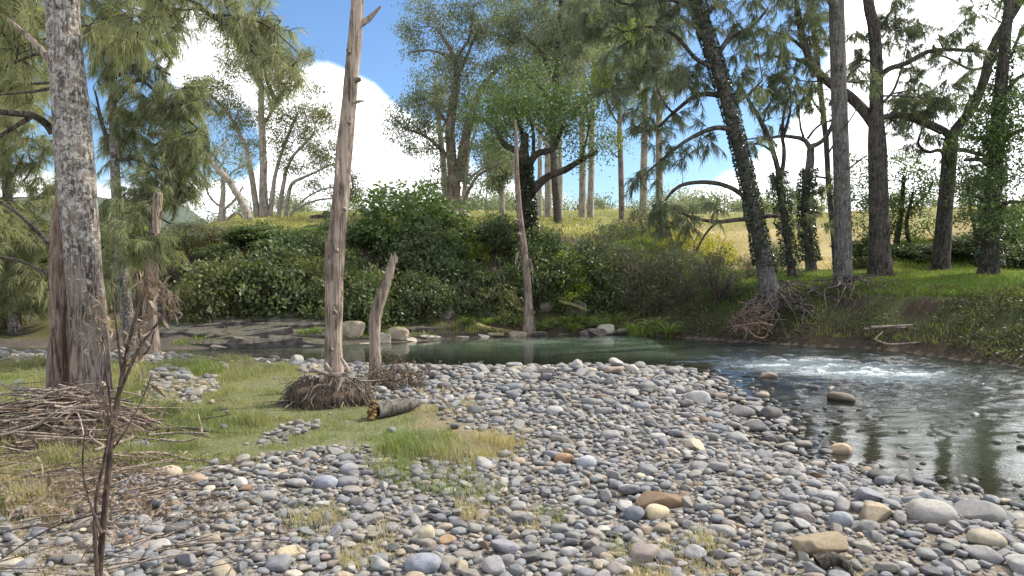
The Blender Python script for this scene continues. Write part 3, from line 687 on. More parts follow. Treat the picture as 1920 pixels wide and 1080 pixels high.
# ------------------------------------------------------------------ trees
def bez(a, b, c, n):
    t = np.linspace(0, 1, n)[:, None]; return a * (1 - t) ** 2 + 2 * b * t * (1 - t) + c * t * t
class Tree:
    def __init__(s, name, label, px, d, cat='tree', group=None, seed=0, leaf='gum_leaf', bark='bark_gum', twig=None, basept=None):
        s.d = d; s.b = basept if basept is not None else base(px, d)
        s.root = empty(name, s.b, label, cat, group)
        s.g = np.random.default_rng(1000 + seed); s.seed = seed
        s.sk = []; s.leaf = M[leaf]; s.bark = M[bark]; s.twig = M[twig] if twig else s.bark
        s.crown = MB(); s.n = 0
    def pts(s, L, m=7):
        p = np.array([P(q[0], q[1], s.d + (q[3] if len(q) > 3 else 0)) for q in L])
        w = np.array([q[2] / 2 / F * s.d for q in L])
        path = catmull(p, m)
        return path, np.interp(np.linspace(0, 1, len(path)), np.linspace(0, 1, len(w)), w)
    def limb(s, L, name='branch', k=8, rough=.10, mat_=None, m=7, sk=True, wob=.0, flare=0, flute=None, cap=True, ground=False):
        path, rad = s.pts(L, m)
        if ground: path[0] = (s.b[0] if ground == 1 else path[0][0], path[0][1], H(path[0][0], path[0][1]) - .12)
        if wob: path = path + (fbm(np.arange(len(path))[:, None] * .35 + np.array([[0, 50, 90]]) + s.n * 7, np.full((len(path), 3), s.seed + .5), 2) - .5) * wob * np.minimum(1, np.arange(len(path)) / 4)[:, None]
        if flare:
            z = path[:, 2] - path[0, 2]; rad = rad * (1 + flare * np.exp(-z / .35))
        mb = MB(); tube(mb, path, rad, k, 0, rough, cap, s.seed + s.n, flute); s.n += 1
        o = mb.build(name, mat_ or s.bark, s.root)
        if sk: s.sk.append(np.c_[path, rad])
        return path, rad, o
    def nearest(s, q, penal=1.2):
        K = np.concatenate(s.sk); v = q[None] - K[:, :3]
        dd = np.linalg.norm(v, axis=1) + penal * np.clip(K[:, 2] - q[2] + .1, 0, None)
        return K[np.argmin(dd)]
    def twigto(s, q, r0, r1, n=6, k=4, sag=.0, curv=.18):
        a = s.nearest(q); p = a[:3]; L = np.linalg.norm(q - p); r0 = min(r0, a[3] * .8)
        mid = (p + q) / 2 + s.g.normal(size=3) * L * curv + np.array([0, 0, L * sag])
        path = bez(p, mid, q, n); rad = np.linspace(r0, r1, n)
        tube(s.crown, path, rad, k, 1, 0, False); s.sk.append(np.c_[path, rad]); return path
    def blobs(s, B, kind='gum', nl=60, cr=.34, L=None, W=None, limb_r=.05, depth=.9, shell=.55, sub=1.):
        g = s.g
        for b in B:
            px, py, rx, ry, n = b[:5]; dd = b[5] if len(b) > 5 else 0
            d = s.d + dd; C = P(px, py, d); RX, RZ = rx / F * d, ry / F * d
            if limb_r: s.twigto(C + np.array([0, 0, -.2 * RZ]), limb_r, limb_r * .4, 8, 5, 0, .12)
            qs = rdir(int(n * sub) or 1, g) * (g.uniform(shell ** 3, 1, (int(n * sub) or 1, 1)) ** (1 / 3))
            qs = C + qs * np.array([RX, RX * depth, RZ])
            qs = qs[np.argsort(np.linalg.norm(qs - C, axis=1))]
            for q in qs: s.spray(q, kind, nl, cr, L, W)
    def spray(s, q, kind, nl, cr, L=None, W=None):
        g = s.g; path = s.twigto(q, .016 if s.d > 25 else .011, .004, 5, 3)
        tone0 = g.uniform(0, .55)
        if kind == 'gum':
            m = int(nl * g.uniform(.6, 1.4)); c = q + g.normal(size=(m, 3)) * cr * np.array([.62, .62, .42])
            dv = unit(g.normal(size=(m, 3)) * .8 + np.array([0, 0, -.75]))
            add_leaves(s.crown, c, dv, (L or .15) * g.uniform(.7, 1.3, m), W or .045, np.clip(tone0 + g.uniform(-.15, .5, m), 0, 1), 0, g)
        elif kind == 'broad':
            m = int(nl * g.uniform(.6, 1.4)); c = q + g.normal(size=(m, 3)) * cr * np.array([.6, .6, .4])
            dv = unit(g.normal(size=(m, 3)) + np.array([0, 0, -.25]))
            add_leaves(s.crown, c, dv, (L or .10) * g.uniform(.7, 1.3, m), W or .05, np.clip(tone0 + g.uniform(-.15, .5, m), 0, 1), 0, g)
        elif kind == 'oak':
            dirn = unit(path[-1] - path[-2] + g.normal(size=3) * .3 + np.array([0, 0, -.15]))
            for _ in range(3):                                # side twiglets carrying the needles
                e = q + unit(dirn + g.normal(size=3) * .6 + np.array([0, 0, -.2])) * cr * g.uniform(.6, 1.2)
                a = path[-2]; tw = bez(a, (a + e) / 2 + np.array([0, 0, .15 * cr]), e, 5)
                tube(s.crown, tw, np.linspace(.006, .002, 5), 3, 1, 0, False)
                m = int(nl / 3 * g.uniform(.6, 1.4)); t = g.uniform(.1, 1, m)[:, None]
                c = a * (1 - t) ** 2 + 2 * tw[2] * t * (1 - t) + e * t * t
                dv = unit(unit(e - a)[None] * .55 + g.normal(size=(m, 3)) * .34 + np.array([0, 0, -.55]))
                add_needles(s.crown, c, dv, (L or .22) * g.uniform(.6, 1.3, m), W or .009, np.clip(tone0 + g.uniform(-.1, .5, m), 0, 1), 0, g)
    def done(s):
        if s.crown.n: s.crown.build('crown', [s.leaf, s.twig], s.root)
        return s.root
def roots(T, n, spread, droop, mat_, w=(8, 14), ang=(-2.9, -.25), seed=0, g=None, start=.15, rise=0):
    g = np.random.default_rng(500 + seed); b = T.b
    for i in range(n):
        a = g.uniform(*ang); L = spread * g.uniform(.55, 1.15); r0 = g.uniform(*w) / 2000 * T.d / 8
        p = [b + np.array([math.cos(a) * start, math.sin(a) * start, rise + g.uniform(.0, .2)])]
        for k in range(1, 7):
            f = k / 6; wig = g.normal(0, .07, 2) * L
            q = np.array([b[0] + math.cos(a) * (start + L * f) + wig[0], b[1] + math.sin(a) * (start + L * f) + wig[1], 0])
            hz = H(q[0], q[1]); q[2] = hz + (1 - f) ** 1.5 * (rise + .25) + g.uniform(-.02, .05) + droop * .1 * math.sin(f * 3)
            p.append(q)
        path = catmull(p, 3); mb = MB(); tube(mb, path, np.linspace(r0, r0 * .3, len(path)), 5, 0, .1, True, i)
        mb.build('root', mat_, T.root)

LOWPOLY = False
# --- the lichen-covered river oak on the left
T = Tree('river_oak', 'thick lichen-spotted river oak with a brown fluted second stem, standing in flood debris', 165, 7.2, seed=1, leaf='oak_leaf_pale', bark='bark_oak', twig='bark_dark')
T.limb([(174, 800, 80), (172, 745, 72), (168, 640, 66), (161, 540, 62), (150, 420, 64), (139, 280, 66), (127, 140, 60), (118, 20, 56), (112, -150, 50), (106, -420, 42), (104, -800, 26), (102, -1200, 10)], 'trunk', 24, .07, m=10, flare=.12, ground=2)
T.limb([(113, 800, 50, .08), (115, 740, 44, .08), (117, 640, 40, .08), (117, 545, 38, .08), (122, 440, 40, .12), (128, 330, 38, .16), (124, 230, 20, .2)], 'second_stem', 16, .16, M['bark_fluted'], m=9, flare=.15,
       flute=lambda th: 1 + .16 * np.cos(3 * th + .6), ground=2)
T.limb([(150, 800, 26, -.18), (141, 730, 20, -.17), (139, 650, 14, -.15), (136, 580, 5, -.1)], 'bark_ridge', 8, .2, M['bark_fluted'], sk=False, ground=2)
for L in ([(100, 250, 16, .05), (86, 232, 14), (60, 216, 12, -.2), (30, 213, 11, -.4), (-30, 206, 9, -.7)], [(62, 217, 9, -.2), (30, 236, 8, -.3), (-20, 268, 6, -.4)],
          [(98, 118, 16, .05), (78, 94, 13, .1), (50, 66, 10, .2), (17, 38, 7, .3)], [(92, 100, 8, .2), (60, 104, 6, .5), (0, 128, 5, .9), (-60, 140, 3, 1.2)],
          [(106, 480, 14, .1), (88, 452, 11, .2), (60, 424, 9, .3), (30, 398, 7, .5), (-20, 365, 5, .8)], [(108, 520, 8, .1), (70, 503, 6, .3), (30, 487, 5, .5), (-20, 478, 4, .8)],
          [(98, 165, 7, .1), (60, 172, 5, .4), (0, 178, 3, .7)], [(98, 155, 6, .2), (60, 158, 5, .8), (20, 165, 4, 1.2), (-40, 160, 3, 1.5)],
          [(112, 20, 30, .1), (98, -5, 26, .1), (84, -60, 22, .3), (60, -200, 18, .8), (20, -420, 12, 1.4)],
          [(112, -140, 22, 0), (190, -170, 18, .1), (270, -100, 14, .2), (360, 2, 10, .2), (430, 52, 7, .2), (475, 100, 5, .3), (505, 160, 3, .4)], [(400, 28, 6, .2), (440, 30, 4, .2), (500, 48, 3, .1), (555, 95, 2, 0)],
          [(120, -60, 12, 0), (200, -50, 9, -.3), (300, -20, 6, -.6), (380, 10, 4, -.8)]):
    T.limb(L, 'branch', 7, .12, M['bark_dark'] if L[0][0] != 98 or L[0][1] != 118 else M['bark_snag'], m=6)
T.blobs([(500, 95, 62, 70, 26, .3), (440, 20, 60, 40, 18, .2), (540, 150, 34, 40, 9, .4), (470, 40, 60, 40, 14, .5), (300, 0, 80, 50, 22, .2), (370, -70, 90, 50, 18, .4)], 'oak', 90, .2, .17, .0045, .012)
T.blobs([(40, 40, 80, 90, 26, .8), (0, 160, 70, 60, 16, .9), (-60, -60, 160, 120, 26, 1.), (240, -120, 140, 90, 26, 1.0), (40, -360, 260, 160, 44, 1.2), (240, -420, 240, 160, 40, .5), (100, -750, 330, 240, 60, .5),
         (210, 40, 80, 40, 16, .8)], 'oak', 110, .3, .2, .006, .02)
T.done()

# --- second river oak behind it, and two more by the left edge
T = Tree('river_oak', 'slender river oak with a mottled trunk, just right of the thick lichen-spotted one', 248, 12.6, seed=2, leaf='oak_leaf', bark='bark_oak2', twig='bark_dark')
T.limb([(250, 668, 32), (246, 640, 26), (236, 570, 22), (228, 500, 21), (220, 400, 18), (214, 280, 16), (209, 140, 13), (204, 0, 11), (200, -160, 9), (196, -380, 5)], 'trunk', 12, .08, m=8, flare=.2, ground=2)
for L in ([(216, 190, 9), (260, 150, 7), (310, 190, 5), (370, 240, 3)], [(218, 300, 8), (195, 240, 6), (178, 170, 4)], [(222, 330, 8), (195, 250, 5), (180, 200, 3)], [(215, 300, 7), (260, 300, 6), (310, 330, 4), (350, 370, 3)],
          [(210, 150, 7), (260, 120, 5), (320, 140, 4)], [(214, 110, 7), (170, 60, 5), (140, 10, 3)], [(205, 20, 8), (260, -30, 6), (330, -10, 4)], [(220, 400, 6), (280, 400, 5), (320, 420, 3)], [(226, 480, 5), (180, 460, 4), (150, 470, 3)]):
    T.limb(L, 'branch', 6, .1, M['bark_dark'], m=5)
T.blobs([(270, 90, 60, 50, 24), (315, 165, 40, 40, 14), (340, 240, 45, 30, 18, .8), (250, 180, 50, 50, 18), (290, 250, 70, 40, 26, .6), (330, 320, 50, 40, 24, .3), (230, 250, 40, 60, 18, .5), (200, 80, 40, 70, 20), (240, 10, 80, 60, 36),
         (330, 40, 40, 40, 14), (300, 370, 60, 30, 18, .4), (250, 350, 50, 40, 14, -.6), (255, 450, 50, 46, 20, -.8), (200, 420, 50, 70, 24, .8), (200, 520, 40, 60, 16, .9), (230, -120, 150, 90, 50), (215, -280, 100, 90, 30), (380, 270, 22, 26, 8, .6)], 'oak', 165, .36, .22, .0072, .02)
T.blobs([(330, 280, 34, 24, 12), (345, 205, 26, 20, 8), (320, 345, 40, 24, 14)], 'oak', 190, .32, .2, .009, .02)
T.done()
for (px, d, sd, lab, tr, B) in (
    (28, 16.5, 3, 'pale feathery river oak filling the left edge behind the lichen-spotted trunk', [(30, 655, 22), (22, 500, 19), (12, 330, 16), (4, 150, 13), (0, -40, 9), (0, -260, 4)],
      [(60, 250, 70, 60, 34), (20, 340, 80, 60, 40), (80, 400, 60, 60, 34), (20, 470, 80, 60, 40), (70, 520, 50, 50, 26), (10, 570, 60, 40, 20), (20, 170, 80, 60, 30), (60, 90, 60, 60, 24), (-60, 300, 80, 160, 40), (0, -60, 140, 100, 40), (-60, 500, 70, 120, 30)]),
    (-150, 13.5, 4, 'river oak at the far left whose sprays reach into the picture edge', [(-150, 690, 30), (-140, 500, 26), (-125, 250, 22), (-120, 0, 16), (-115, -300, 8)],
      [(-30, 120, 70, 50, 22), (-20, 20, 80, 60, 22), (-50, 420, 70, 60, 20), (-150, 200, 120, 150, 40), (-150, -100, 150, 150, 46), (-140, 450, 90, 100, 24), (20, 60, 60, 40, 14)])):
    T = Tree('river_oak', lab, px, d, seed=sd, leaf='oak_leaf_pale', bark='bark_oak2', twig='bark_dark')
    T.limb(tr, 'trunk', 9, .08, m=8, flare=.25, ground=2)
    T.blobs(B, 'oak', 165, .44, .26, .0085, .03); T.done()

# --- broken trunk with flood debris caught on it
T = Tree('broken_trunk', 'snapped grey trunk left of the thicket with flood debris wrapped round it', 286, 11.9, 'dead tree', seed=6, bark='bark_snag')
T.limb([(286, 676, 32), (283, 620, 27), (281, 560, 24), (285, 500, 22), (290, 430, 20), (294, 385, 19), (297, 362, 15)], 'trunk', 12, .13, m=8, flare=.2, ground=2)
T.limb([(272, 676, 22, .15), (266, 620, 16, .15), (262, 570, 11, .15), (258, 545, 6, .15)], 'broken_stem', 8, .15, M['bark_dark'], ground=2)
T.limb([(292, 420, 7), (303, 405, 5), (304, 395, 3)], 'branch_stub', 6, .1)
T.done()
def strips(name, label, px, py, d, n, rx, ry, L, w, mat_, seed, fall=.9, cat='flood debris'):
    g = np.random.default_rng(seed); o = P(px, py, d); r = empty(name, o, label, cat)
    for i in range(n):
        a = o + np.array([g.normal() * rx / F * d, g.normal() * .06 - .12, g.normal() * ry / F * d])
        dv = unit(g.normal(size=3) * .6 + np.array([.1, 0, -fall])); l = L * g.uniform(.5, 1.2)
        p = [a, a + dv * l * .5 + g.normal(size=3) * .02, a + (dv + np.array([0, 0, -.35])) * l]
        mb = MB(); ribbon(mb, catmull(p, 2), w * g.uniform(.5, 1.2) * np.array([.5, 1, .9, .6, .2]), g.uniform(0, 1), 0, g)
        mb.build('bark_strip', mat_, r)
strips('bark_bundle', 'brown bundle of torn bark caught left of the snapped trunk', 264, 520, 11.8, 36, 10, 13, .26, .035, M['dead_leaf'], 31)
strips('bark_bundle', 'brown bundle of torn bark draped across the snapped trunk', 296, 530, 11.7, 44, 10, 14, .30, .035, M['dead_leaf'], 32)
strips('bark_bundle', 'ragged bundle of torn bark hanging right of the snapped trunk', 322, 552, 11.8, 34, 9, 13, .28, .033, M['dead_leaf'], 33)
strips('bark_bundle', 'dark shreds of bark low on the snapped trunk', 272, 600, 11.7, 30, 9, 26, .26, .03, M['dead_leaf'], 34)
strips('bark_bundle', 'tuft of dead bark on the right flank of the lichen-spotted trunk', 196, 580, 7.0, 40, 8, 16, .11, .016, M['dead_leaf'], 35)
strips('bark_bundle', 'hanging strand of dead leaf below the tuft on the lichen-spotted trunk', 202, 625, 7.0, 24, 5, 18, .10, .014, M['dead_leaf'], 36)

# --- the tall snag, the short snag and the sawn log
T = Tree('dead_tree', 'tall bare tan snag rising out of the frame from a matted root mound', 626, 8.25, 'dead tree', seed=7, bark='bark_snag')
T.limb([(626, 760, 40), (626, 700, 36), (625, 620, 31), (627, 540, 33), (632, 450, 31), (640, 360, 30), (647, 270, 31), (655, 190, 27), (662, 110, 26), (668, 40, 25), (671, -20, 24), (674, -140, 20), (676, -260, 12)], 'trunk', 22, .12, m=10, flare=.12, ground=2)
T.limb([(676, 45, 14), (690, 36, 11), (702, 24, 8), (714, 12, 4)], 'broken_branch', 8, .15, M['drift'])
T.limb([(664, 192, 8, -.06), (675, 190, 5, -.1), (684, 189, 2, -.12)], 'branch_stub', 6, .1)
T.limb([(667, 150, 12, -.04), (675, 149, 8, -.08)], 'branch_stub', 6, .1)
T.limb([(655, 98, 10, -.08), (651, 92, 6, -.1)], 'branch_stub', 6, .1)
mb = MB(); v, f = rock_shape(4, 77, 2.0, .34, (.54, .44, .27), 0, .16); v[:, 0] -= np.clip(v[:, 2] * -.2, 0, 1)
mb.add(v + T.b + np.array([-.06, -.02, .02]), f); mb.build('root_mound', M['root_dark'], T.root)
g = np.random.default_rng(70)
for i in range(170):
    a = g.uniform(math.pi * .95, 2.05 * math.pi); e = g.uniform(.1, 1.2)
    s0 = T.b + np.array([math.cos(a) * .5 * math.cos(e) - .06, math.sin(a) * .42 * math.cos(e), .02 + .32 * math.sin(e)])
    dv = unit(np.array([math.cos(a), math.sin(a), 0]) * g.uniform(.2, .7) + g.normal(size=3) * .35 + np.array([0, 0, -.8])); l = g.uniform(.12, .34)
    p = np.array([s0, s0 + dv * l * .5 + g.normal(size=3) * .03, s0 + dv * l + g.normal(size=3) * .03]); p[:, 2] = np.maximum(p[:, 2], [H(q[0], q[1]) for q in p])
    pc_ = catmull(p, 3); mb = MB(); tube(mb, pc_, np.linspace(g.uniform(.004, .010), .002, len(pc_)), 4); mb.build('root', M['root'] if i % 3 else M['drift'], T.root)
for L in ([(585, 690, 5, -.3), (600, 697, 8, -.3), (625, 703, 10, -.25), (655, 702, 8, -.25)], [(640, 672, 5, -.2), (650, 688, 8, -.25), (655, 698, 9, -.3)], [(610, 680, 4, -.25), (622, 698, 7, -.25)], [(655, 700, 5, -.3), (640, 715, 6, -.35), (632, 735, 4, -.42)]):
    T.limb(L, 'stick', 6, .15, M['drift'], sk=False)
for (x, y, dx, dy) in ((612, 450, -3, 60), (617, 560, -4, 46), (640, 520, 4, 40), (634, 300, -4, 40), (606, 640, -4, 40), (660, 330, 4, 26)):
    p = np.array([P(x, y, 8.1), P(x + dx * .3, y + dy * .5, 8.02), P(x + dx, y + dy, 7.98)]); mb = MB(); ribbon(mb, catmull(p, 3), np.array([.01, .028, .034, .03, .024, .016, .006]), .3); mb.build('bark_strip', M['bark_fluted'], T.root)
for (x, y, w) in ((632, 470, 7), (628, 585, 8), (646, 392, 6), (655, 230, 6), (622, 655, 7)):
    T.limb([(x, y, w + 4, -.05), (x, y, w, -.11), (x + .5, y, w * .5, -.125)], 'knot', 8, .25, sk=False, m=3)
T.done()
T = Tree('dead_tree', 'short leaning snag broken off at head height beside the tall snag', 703, 9.35, 'dead tree', seed=8, bark='bark_snag')
T.limb([(705, 728, 28), (704, 690, 22), (703, 640, 19), (703, 605, 23), (708, 580, 22), (720, 545, 19), (730, 515, 16), (736, 488, 13)], 'trunk', 16, .13, m=8, flare=.25, ground=2)
T.limb([(737, 500, 5, -.02), (741, 490, 5, -.02), (742, 482, 2, -.02)], 'splinter', 5, .1)
for k, (x, w, h_) in enumerate(((732, 5, 14), (735, 6, 8), (738, 5, 17), (741, 5, 11), (743, 4, 5))): T.limb([(x, 492, w + 1, .01 * (k % 3 - 1)), (x + 1, 484, w, .01 * (k % 3 - 1)), (x + 2.5, 484 - h_ * .6, w * .25, .01 * (k % 3 - 1))], 'splinter', 4, .2, sk=False)
T.done()

lg = G(700, 786); le = G(792, 770)
root = empty('sawn_log', (lg[0], lg[1], H(lg[0], lg[1]) + .08), 'short grey log with a crumbling orange end lying in the grass', 'log')
a = np.array([lg[0], lg[1], H(lg[0], lg[1]) + .085]); b = np.array([le[0] - .03, le[1] + .05, H(le[0], le[1]) + .075])
pth = np.array([a + (b - a) * t for t in np.linspace(0.02, 1, 14)]); rr = np.interp(np.linspace(0, 1, 14), [0, .3, .75, 1], [.085, .085, .07, .025])
mb = MB(); tube(mb, pth, rr, 16, 0, .12); mb.build('log_body', M['bark_grey'], root)
for k in range(44):
    g = np.random.default_rng(300 + k); v, f = rock_shape(2, 300 + k, 3.2, .25, (1, .8, .7), 2)
    q = a + np.array([g.uniform(-.03, .03), -.01, 0]) + np.array([0, g.normal() * .034, g.normal() * .036]); mb = MB()
    mb.add(v * g.uniform(.015, .034) + q, f); mb.build('rotten_chunk', M['rotten'], root)

# --- thin pale stem on the far bank
T = Tree('paperbark_stem', 'thin pale dead stem with curling bark flakes at the far waterline', 991, 17.9, 'dead tree', seed=9, bark='paper', twig='paper')
T.limb([(992, 618, 20), (991, 570, 15), (988, 520, 13), (983, 470, 12), (977, 420, 11), (971, 360, 10), (968, 300, 8), (968, 255, 6), (966, 225, 3)], 'trunk', 10, .1, m=8, flare=.5, ground=2)
for (x, y, dx, dy) in ((968, 413, -12, 2), (972, 440, -10, 10), (975, 452, -8, 8), (972, 480, -12, 16), (975, 490, -10, 20), (968, 478, -8, 22), (985, 490, 8, 24), (988, 520, 6, 12), (975, 470, 8, 6)):
    p = np.array([P(x + 6, y, 17.8), P(x + 6 + dx * .5, y - 3, 17.7), P(x + 6 + dx, y + dy, 17.7)])
    mb = MB(); ribbon(mb, catmull(p, 3), np.array([.03, .07, .08, .07, .06, .05, .03])); mb.build('bark_flake', M['paper'], T.root)
T.done()

# --- eucalypts on the rise behind the thicket
def gum(label, px, d, trunks, B, seed, leaf='gum_leaf', bark='bark_gum', nl=60, cr=.42, group=None, name='gum_tree', sub=1.35, L=.17, W=.05, shell=.5):
    T = Tree(name, label, px, d, 'tree', group, seed, leaf, bark)
    for i, L_ in enumerate(trunks): T.limb(L_, 'trunk' if L_[0][1] > 360 and (i == 0 or L_[0][2] > 9) else 'branch', 8 if L_[0][2] > 9 else 6, .06, m=6, wob=.12, ground=2 if L_[0][1] > 385 else False)
    T.blobs(B, 'gum', nl * 1.3, cr * 1.1, L, W, .035, .9, shell, sub); T.done(); return T
gum('many-stemmed gum tree standing on the rise left of the tall snag', 494, 42,
    [[(496, 432, 20), (494, 340, 15), (491, 250, 13), (488, 150, 10), (482, 70, 7), (478, 10, 5)], [(486, 432, 12), (472, 330, 11), (458, 270, 8), (425, 210, 6), (380, 165, 4)], [(505, 432, 10), (512, 350, 8), (530, 280, 6), (560, 210, 4)],
     [(520, 425, 9), (530, 360, 8), (545, 300, 6), (590, 250, 4)], [(534, 425, 8), (545, 350, 7), (575, 330, 5), (620, 310, 3)], [(492, 240, 7), (520, 190, 5), (545, 140, 3)], [(489, 170, 6), (462, 110, 4), (430, 60, 3)],
     [(540, 400, 4), (580, 380, 4), (630, 370, 3)], [(545, 395, 4), (590, 360, 3), (650, 345, 2)]],
    [(395, 180, 55, 36, 24), (430, 215, 40, 36, 14), (360, 165, 30, 40, 10), (480, 60, 50, 50, 18), (450, 120, 45, 40, 14), (510, 130, 50, 50, 20), (560, 190, 50, 44, 18), (510, 240, 50, 44, 16), (590, 240, 44, 44, 18), (560, 290, 50, 36, 14),
     (620, 300, 34, 30, 9), (440, 280, 36, 26, 7), (600, 345, 40, 20, 5), (640, 360, 40, 18, 5), (545, 110, 40, 30, 8), (420, 60, 30, 30, 6), (665, 345, 24, 26, 6)], 51, 'gum_leaf_warm', 'bark_pale', 56, .42, sub=2.3)
gum('leaning half-dead gum with a forked bare top left of the many-stemmed gum', 470, 37, [[(472, 425, 16), (452, 375, 14), (425, 335, 13), (395, 302, 11)], [(396, 303, 7), (388, 265, 5), (385, 235, 3)], [(395, 302, 6), (375, 270, 4), (365, 250, 3)],
    [(400, 306, 6), (415, 275, 4), (430, 260, 3)], [(386, 300, 6), (372, 297, 4)], [(410, 318, 4), (425, 290, 3), (420, 260, 2)]], [(420, 335, 30, 20, 4), (440, 300, 30, 20, 4)], 52, 'gum_leaf', 'bark_pale', 30, .3)
gum('pale crooked bare tree low in the gap on the left', 413, 40, [[(414, 446, 14), (416, 400, 12), (418, 350, 9), (422, 315, 6)], [(418, 395, 6), (440, 375, 5), (455, 350, 3)], [(416, 390, 5), (395, 370, 4), (380, 340, 3)], [(417, 420, 6), (445, 400, 5), (462, 420, 3)], [(415, 430, 4), (400, 440, 3), (392, 455, 2)], [(420, 340, 4), (440, 320, 3), (470, 310, 2)]],
    [(400, 340, 40, 30, 5), (440, 330, 30, 24, 4), (385, 390, 26, 24, 4)], 53, 'gum_leaf', 'bark_pale', 40, .4)
gum('tall dark-limbed gum with a forked trunk left of centre', 850, 36,
    [[(850, 408, 28), (852, 350, 24), (846, 290, 19), (845, 230, 18), (857, 150, 14), (852, 110, 9), (825, 60, 5)], [(860, 340, 20), (872, 270, 18), (884, 215, 14), (905, 165, 11), (935, 125, 6)], [(857, 150, 8), (875, 105, 6), (900, 40, 4)], [(852, 115, 7), (880, 70, 5), (890, 10, 3)],
     [(848, 108, 6), (810, 95, 4), (770, 98, 3)], [(846, 300, 8), (805, 260, 6), (755, 240, 4)], [(868, 385, 7), (890, 335, 6), (930, 310, 4)], [(884, 220, 7), (930, 235, 5), (960, 260, 3)], [(845, 240, 7), (815, 200, 5), (790, 180, 3)]],
    [(790, 40, 44, 50, 16), (840, 20, 60, 44, 22), (900, 30, 50, 50, 22), (860, 80, 50, 40, 14), (775, 90, 26, 26, 6), (930, 80, 44, 50, 20), (820, 170, 50, 50, 22), (775, 210, 44, 36, 16), (750, 245, 30, 24, 9), (830, 235, 50, 44, 18), (790, 275, 34, 26, 8), (880, 130, 40, 36, 12),
     (905, 190, 44, 40, 16), (960, 150, 40, 50, 18), (900, 260, 50, 36, 14), (940, 300, 40, 30, 10), (840, 300, 36, 26, 8), (860, -60, 110, 60, 36), (890, 340, 36, 26, 6), (815, 345, 24, 22, 6), (960, 220, 40, 40, 12)], 54, 'gum_leaf', 'bark_gum', 62, .40)
gum('slim pale-barked gum touching the left side of the dark-limbed gum', 838, 39, [[(838, 406, 14), (830, 300, 11), (820, 200, 9), (816, 150, 6)], [(822, 210, 5), (800, 170, 3)], [(826, 250, 5), (850, 200, 3)]],
    [(815, 140, 40, 36, 12), (800, 190, 40, 36, 10), (840, 200, 30, 30, 6)], 55, 'gum_leaf_warm', 'bark_pale', 50, .4)
gum('bare-armed pale gum just right of the dark-limbed gum', 868, 43, [[(868, 404, 12), (872, 340, 9), (880, 280, 7), (900, 220, 4)], [(872, 345, 6), (900, 320, 5), (945, 300, 3)], [(870, 380, 4), (890, 370, 3), (905, 365, 2)]],
    [(900, 220, 40, 30, 8), (940, 300, 40, 24, 7), (900, 350, 26, 16, 3)], 56, 'gum_leaf', 'bark_pale', 44, .42)
specs = [(942, 46, 9, 300, 20, 'gum_leaf', 'bark_pale', 'thin gum trunk seen left of the twisted ivy-clad tree', 0), (1028, 50, 12, -40, 60, 'gum_leaf', 'bark_pale', 'straight gum trunk just right of the twisted ivy-clad tree', 0), (1049, 56, 10, 60, 44, 'gum_leaf_warm', 'bark_pale', 'paler gum stem among the slim trunks in the centre', 0),
    (1092, 50, 12, -90, 60, 'gum_leaf', 'bark_pale', 'left stem of the close pair of tall gums in the centre', 0), (1107, 51, 11, -60, 60, 'gum_leaf_warm', 'bark_pale', 'right stem of the close pair of tall gums in the centre', 1), (1166, 41, 10, 60, 50, 'gum_leaf_lime', 'bark_gum', 'slender forked young gum with a lime-green top', 0),
    (1206, 46, 13, -60, 50, 'gum_leaf', 'bark_pale', 'tall gum trunk right of the lime-green young gum', 0), (1236, 44, 13, -20, 50, 'gum_leaf', 'bark_pale', 'gum trunk with a golden low side limb before the leaning ivy tree', 1), (1012, 60, 9, 120, 34, 'gum_leaf', 'bark_pale', 'thin distant gum partly hidden by the twisted ivy-clad tree', 1)]
for i, (px, d, w, top, rx, leaf, bark, lab, sd) in enumerate(specs):
    g = np.random.default_rng(60 + i); h = 400 - top; lean = g.uniform(-14, 14)
    tr = [[(px, 410, w * 1.15), (px + lean * .2, 400 - h * .3, w), (px + lean * .5, 400 - h * .6, w * .75), (px + lean, 400 - h * .85, w * .45), (px + lean * 1.1, top, w * .2)]]
    B = []
    for k in range(7):
        f = g.uniform(.28, .85); a = (px + lean * f, 400 - h * f); sgn = 1 if k % 2 else -1
        e = (a[0] + sgn * rx * g.uniform(.35, .9), a[1] - h * g.uniform(.06, .2))
        tr.append([(a[0], a[1], w * .45 * (1 - .4 * f)), ((a[0] + e[0]) / 2, (a[1] + e[1]) / 2 + 4, w * .3), (e[0], e[1], w * .16)])
        B.append((e[0], e[1] - 8, rx * .55, rx * .5, 8))
    B += [(px + lean, top + h * .1, rx * .9, rx * .8, 20), (px + lean * .8, top + h * .25, rx * .9, rx * .7, 16), (px + g.uniform(-20, 20), top - 30, rx, rx * .7, 16)]
    gum(lab, px, d, tr, B, 60 + i, leaf, bark, 58, .5, 'tall slim gums on the rise', sub=1.6)
gum('broad gum crown high above the twisted ivy-clad tree', 1040, 34, [[(1046, 406, 16), (1040, 330, 13), (1036, 240, 12), (1042, 150, 11), (1048, 60, 9), (1052, -40, 6)], [(1040, 160, 8), (1015, 100, 6), (985, 70, 4)], [(1042, 120, 8), (1090, 80, 5), (1130, 40, 3)], [(1036, 190, 6), (1000, 150, 5), (960, 120, 3)]],
    [(1000, 50, 60, 60, 30), (950, 30, 44, 50, 16), (1050, 20, 60, 50, 26), (1000, 120, 60, 44, 22), (1070, 100, 60, 50, 20), (950, 150, 50, 50, 20), (960, 210, 44, 36, 14), (1110, 60, 44, 44, 14), (1000, -60, 140, 70, 40), (1060, 180, 44, 36, 10)], 80, 'gum_leaf', 'bark_dark', 66, .40)

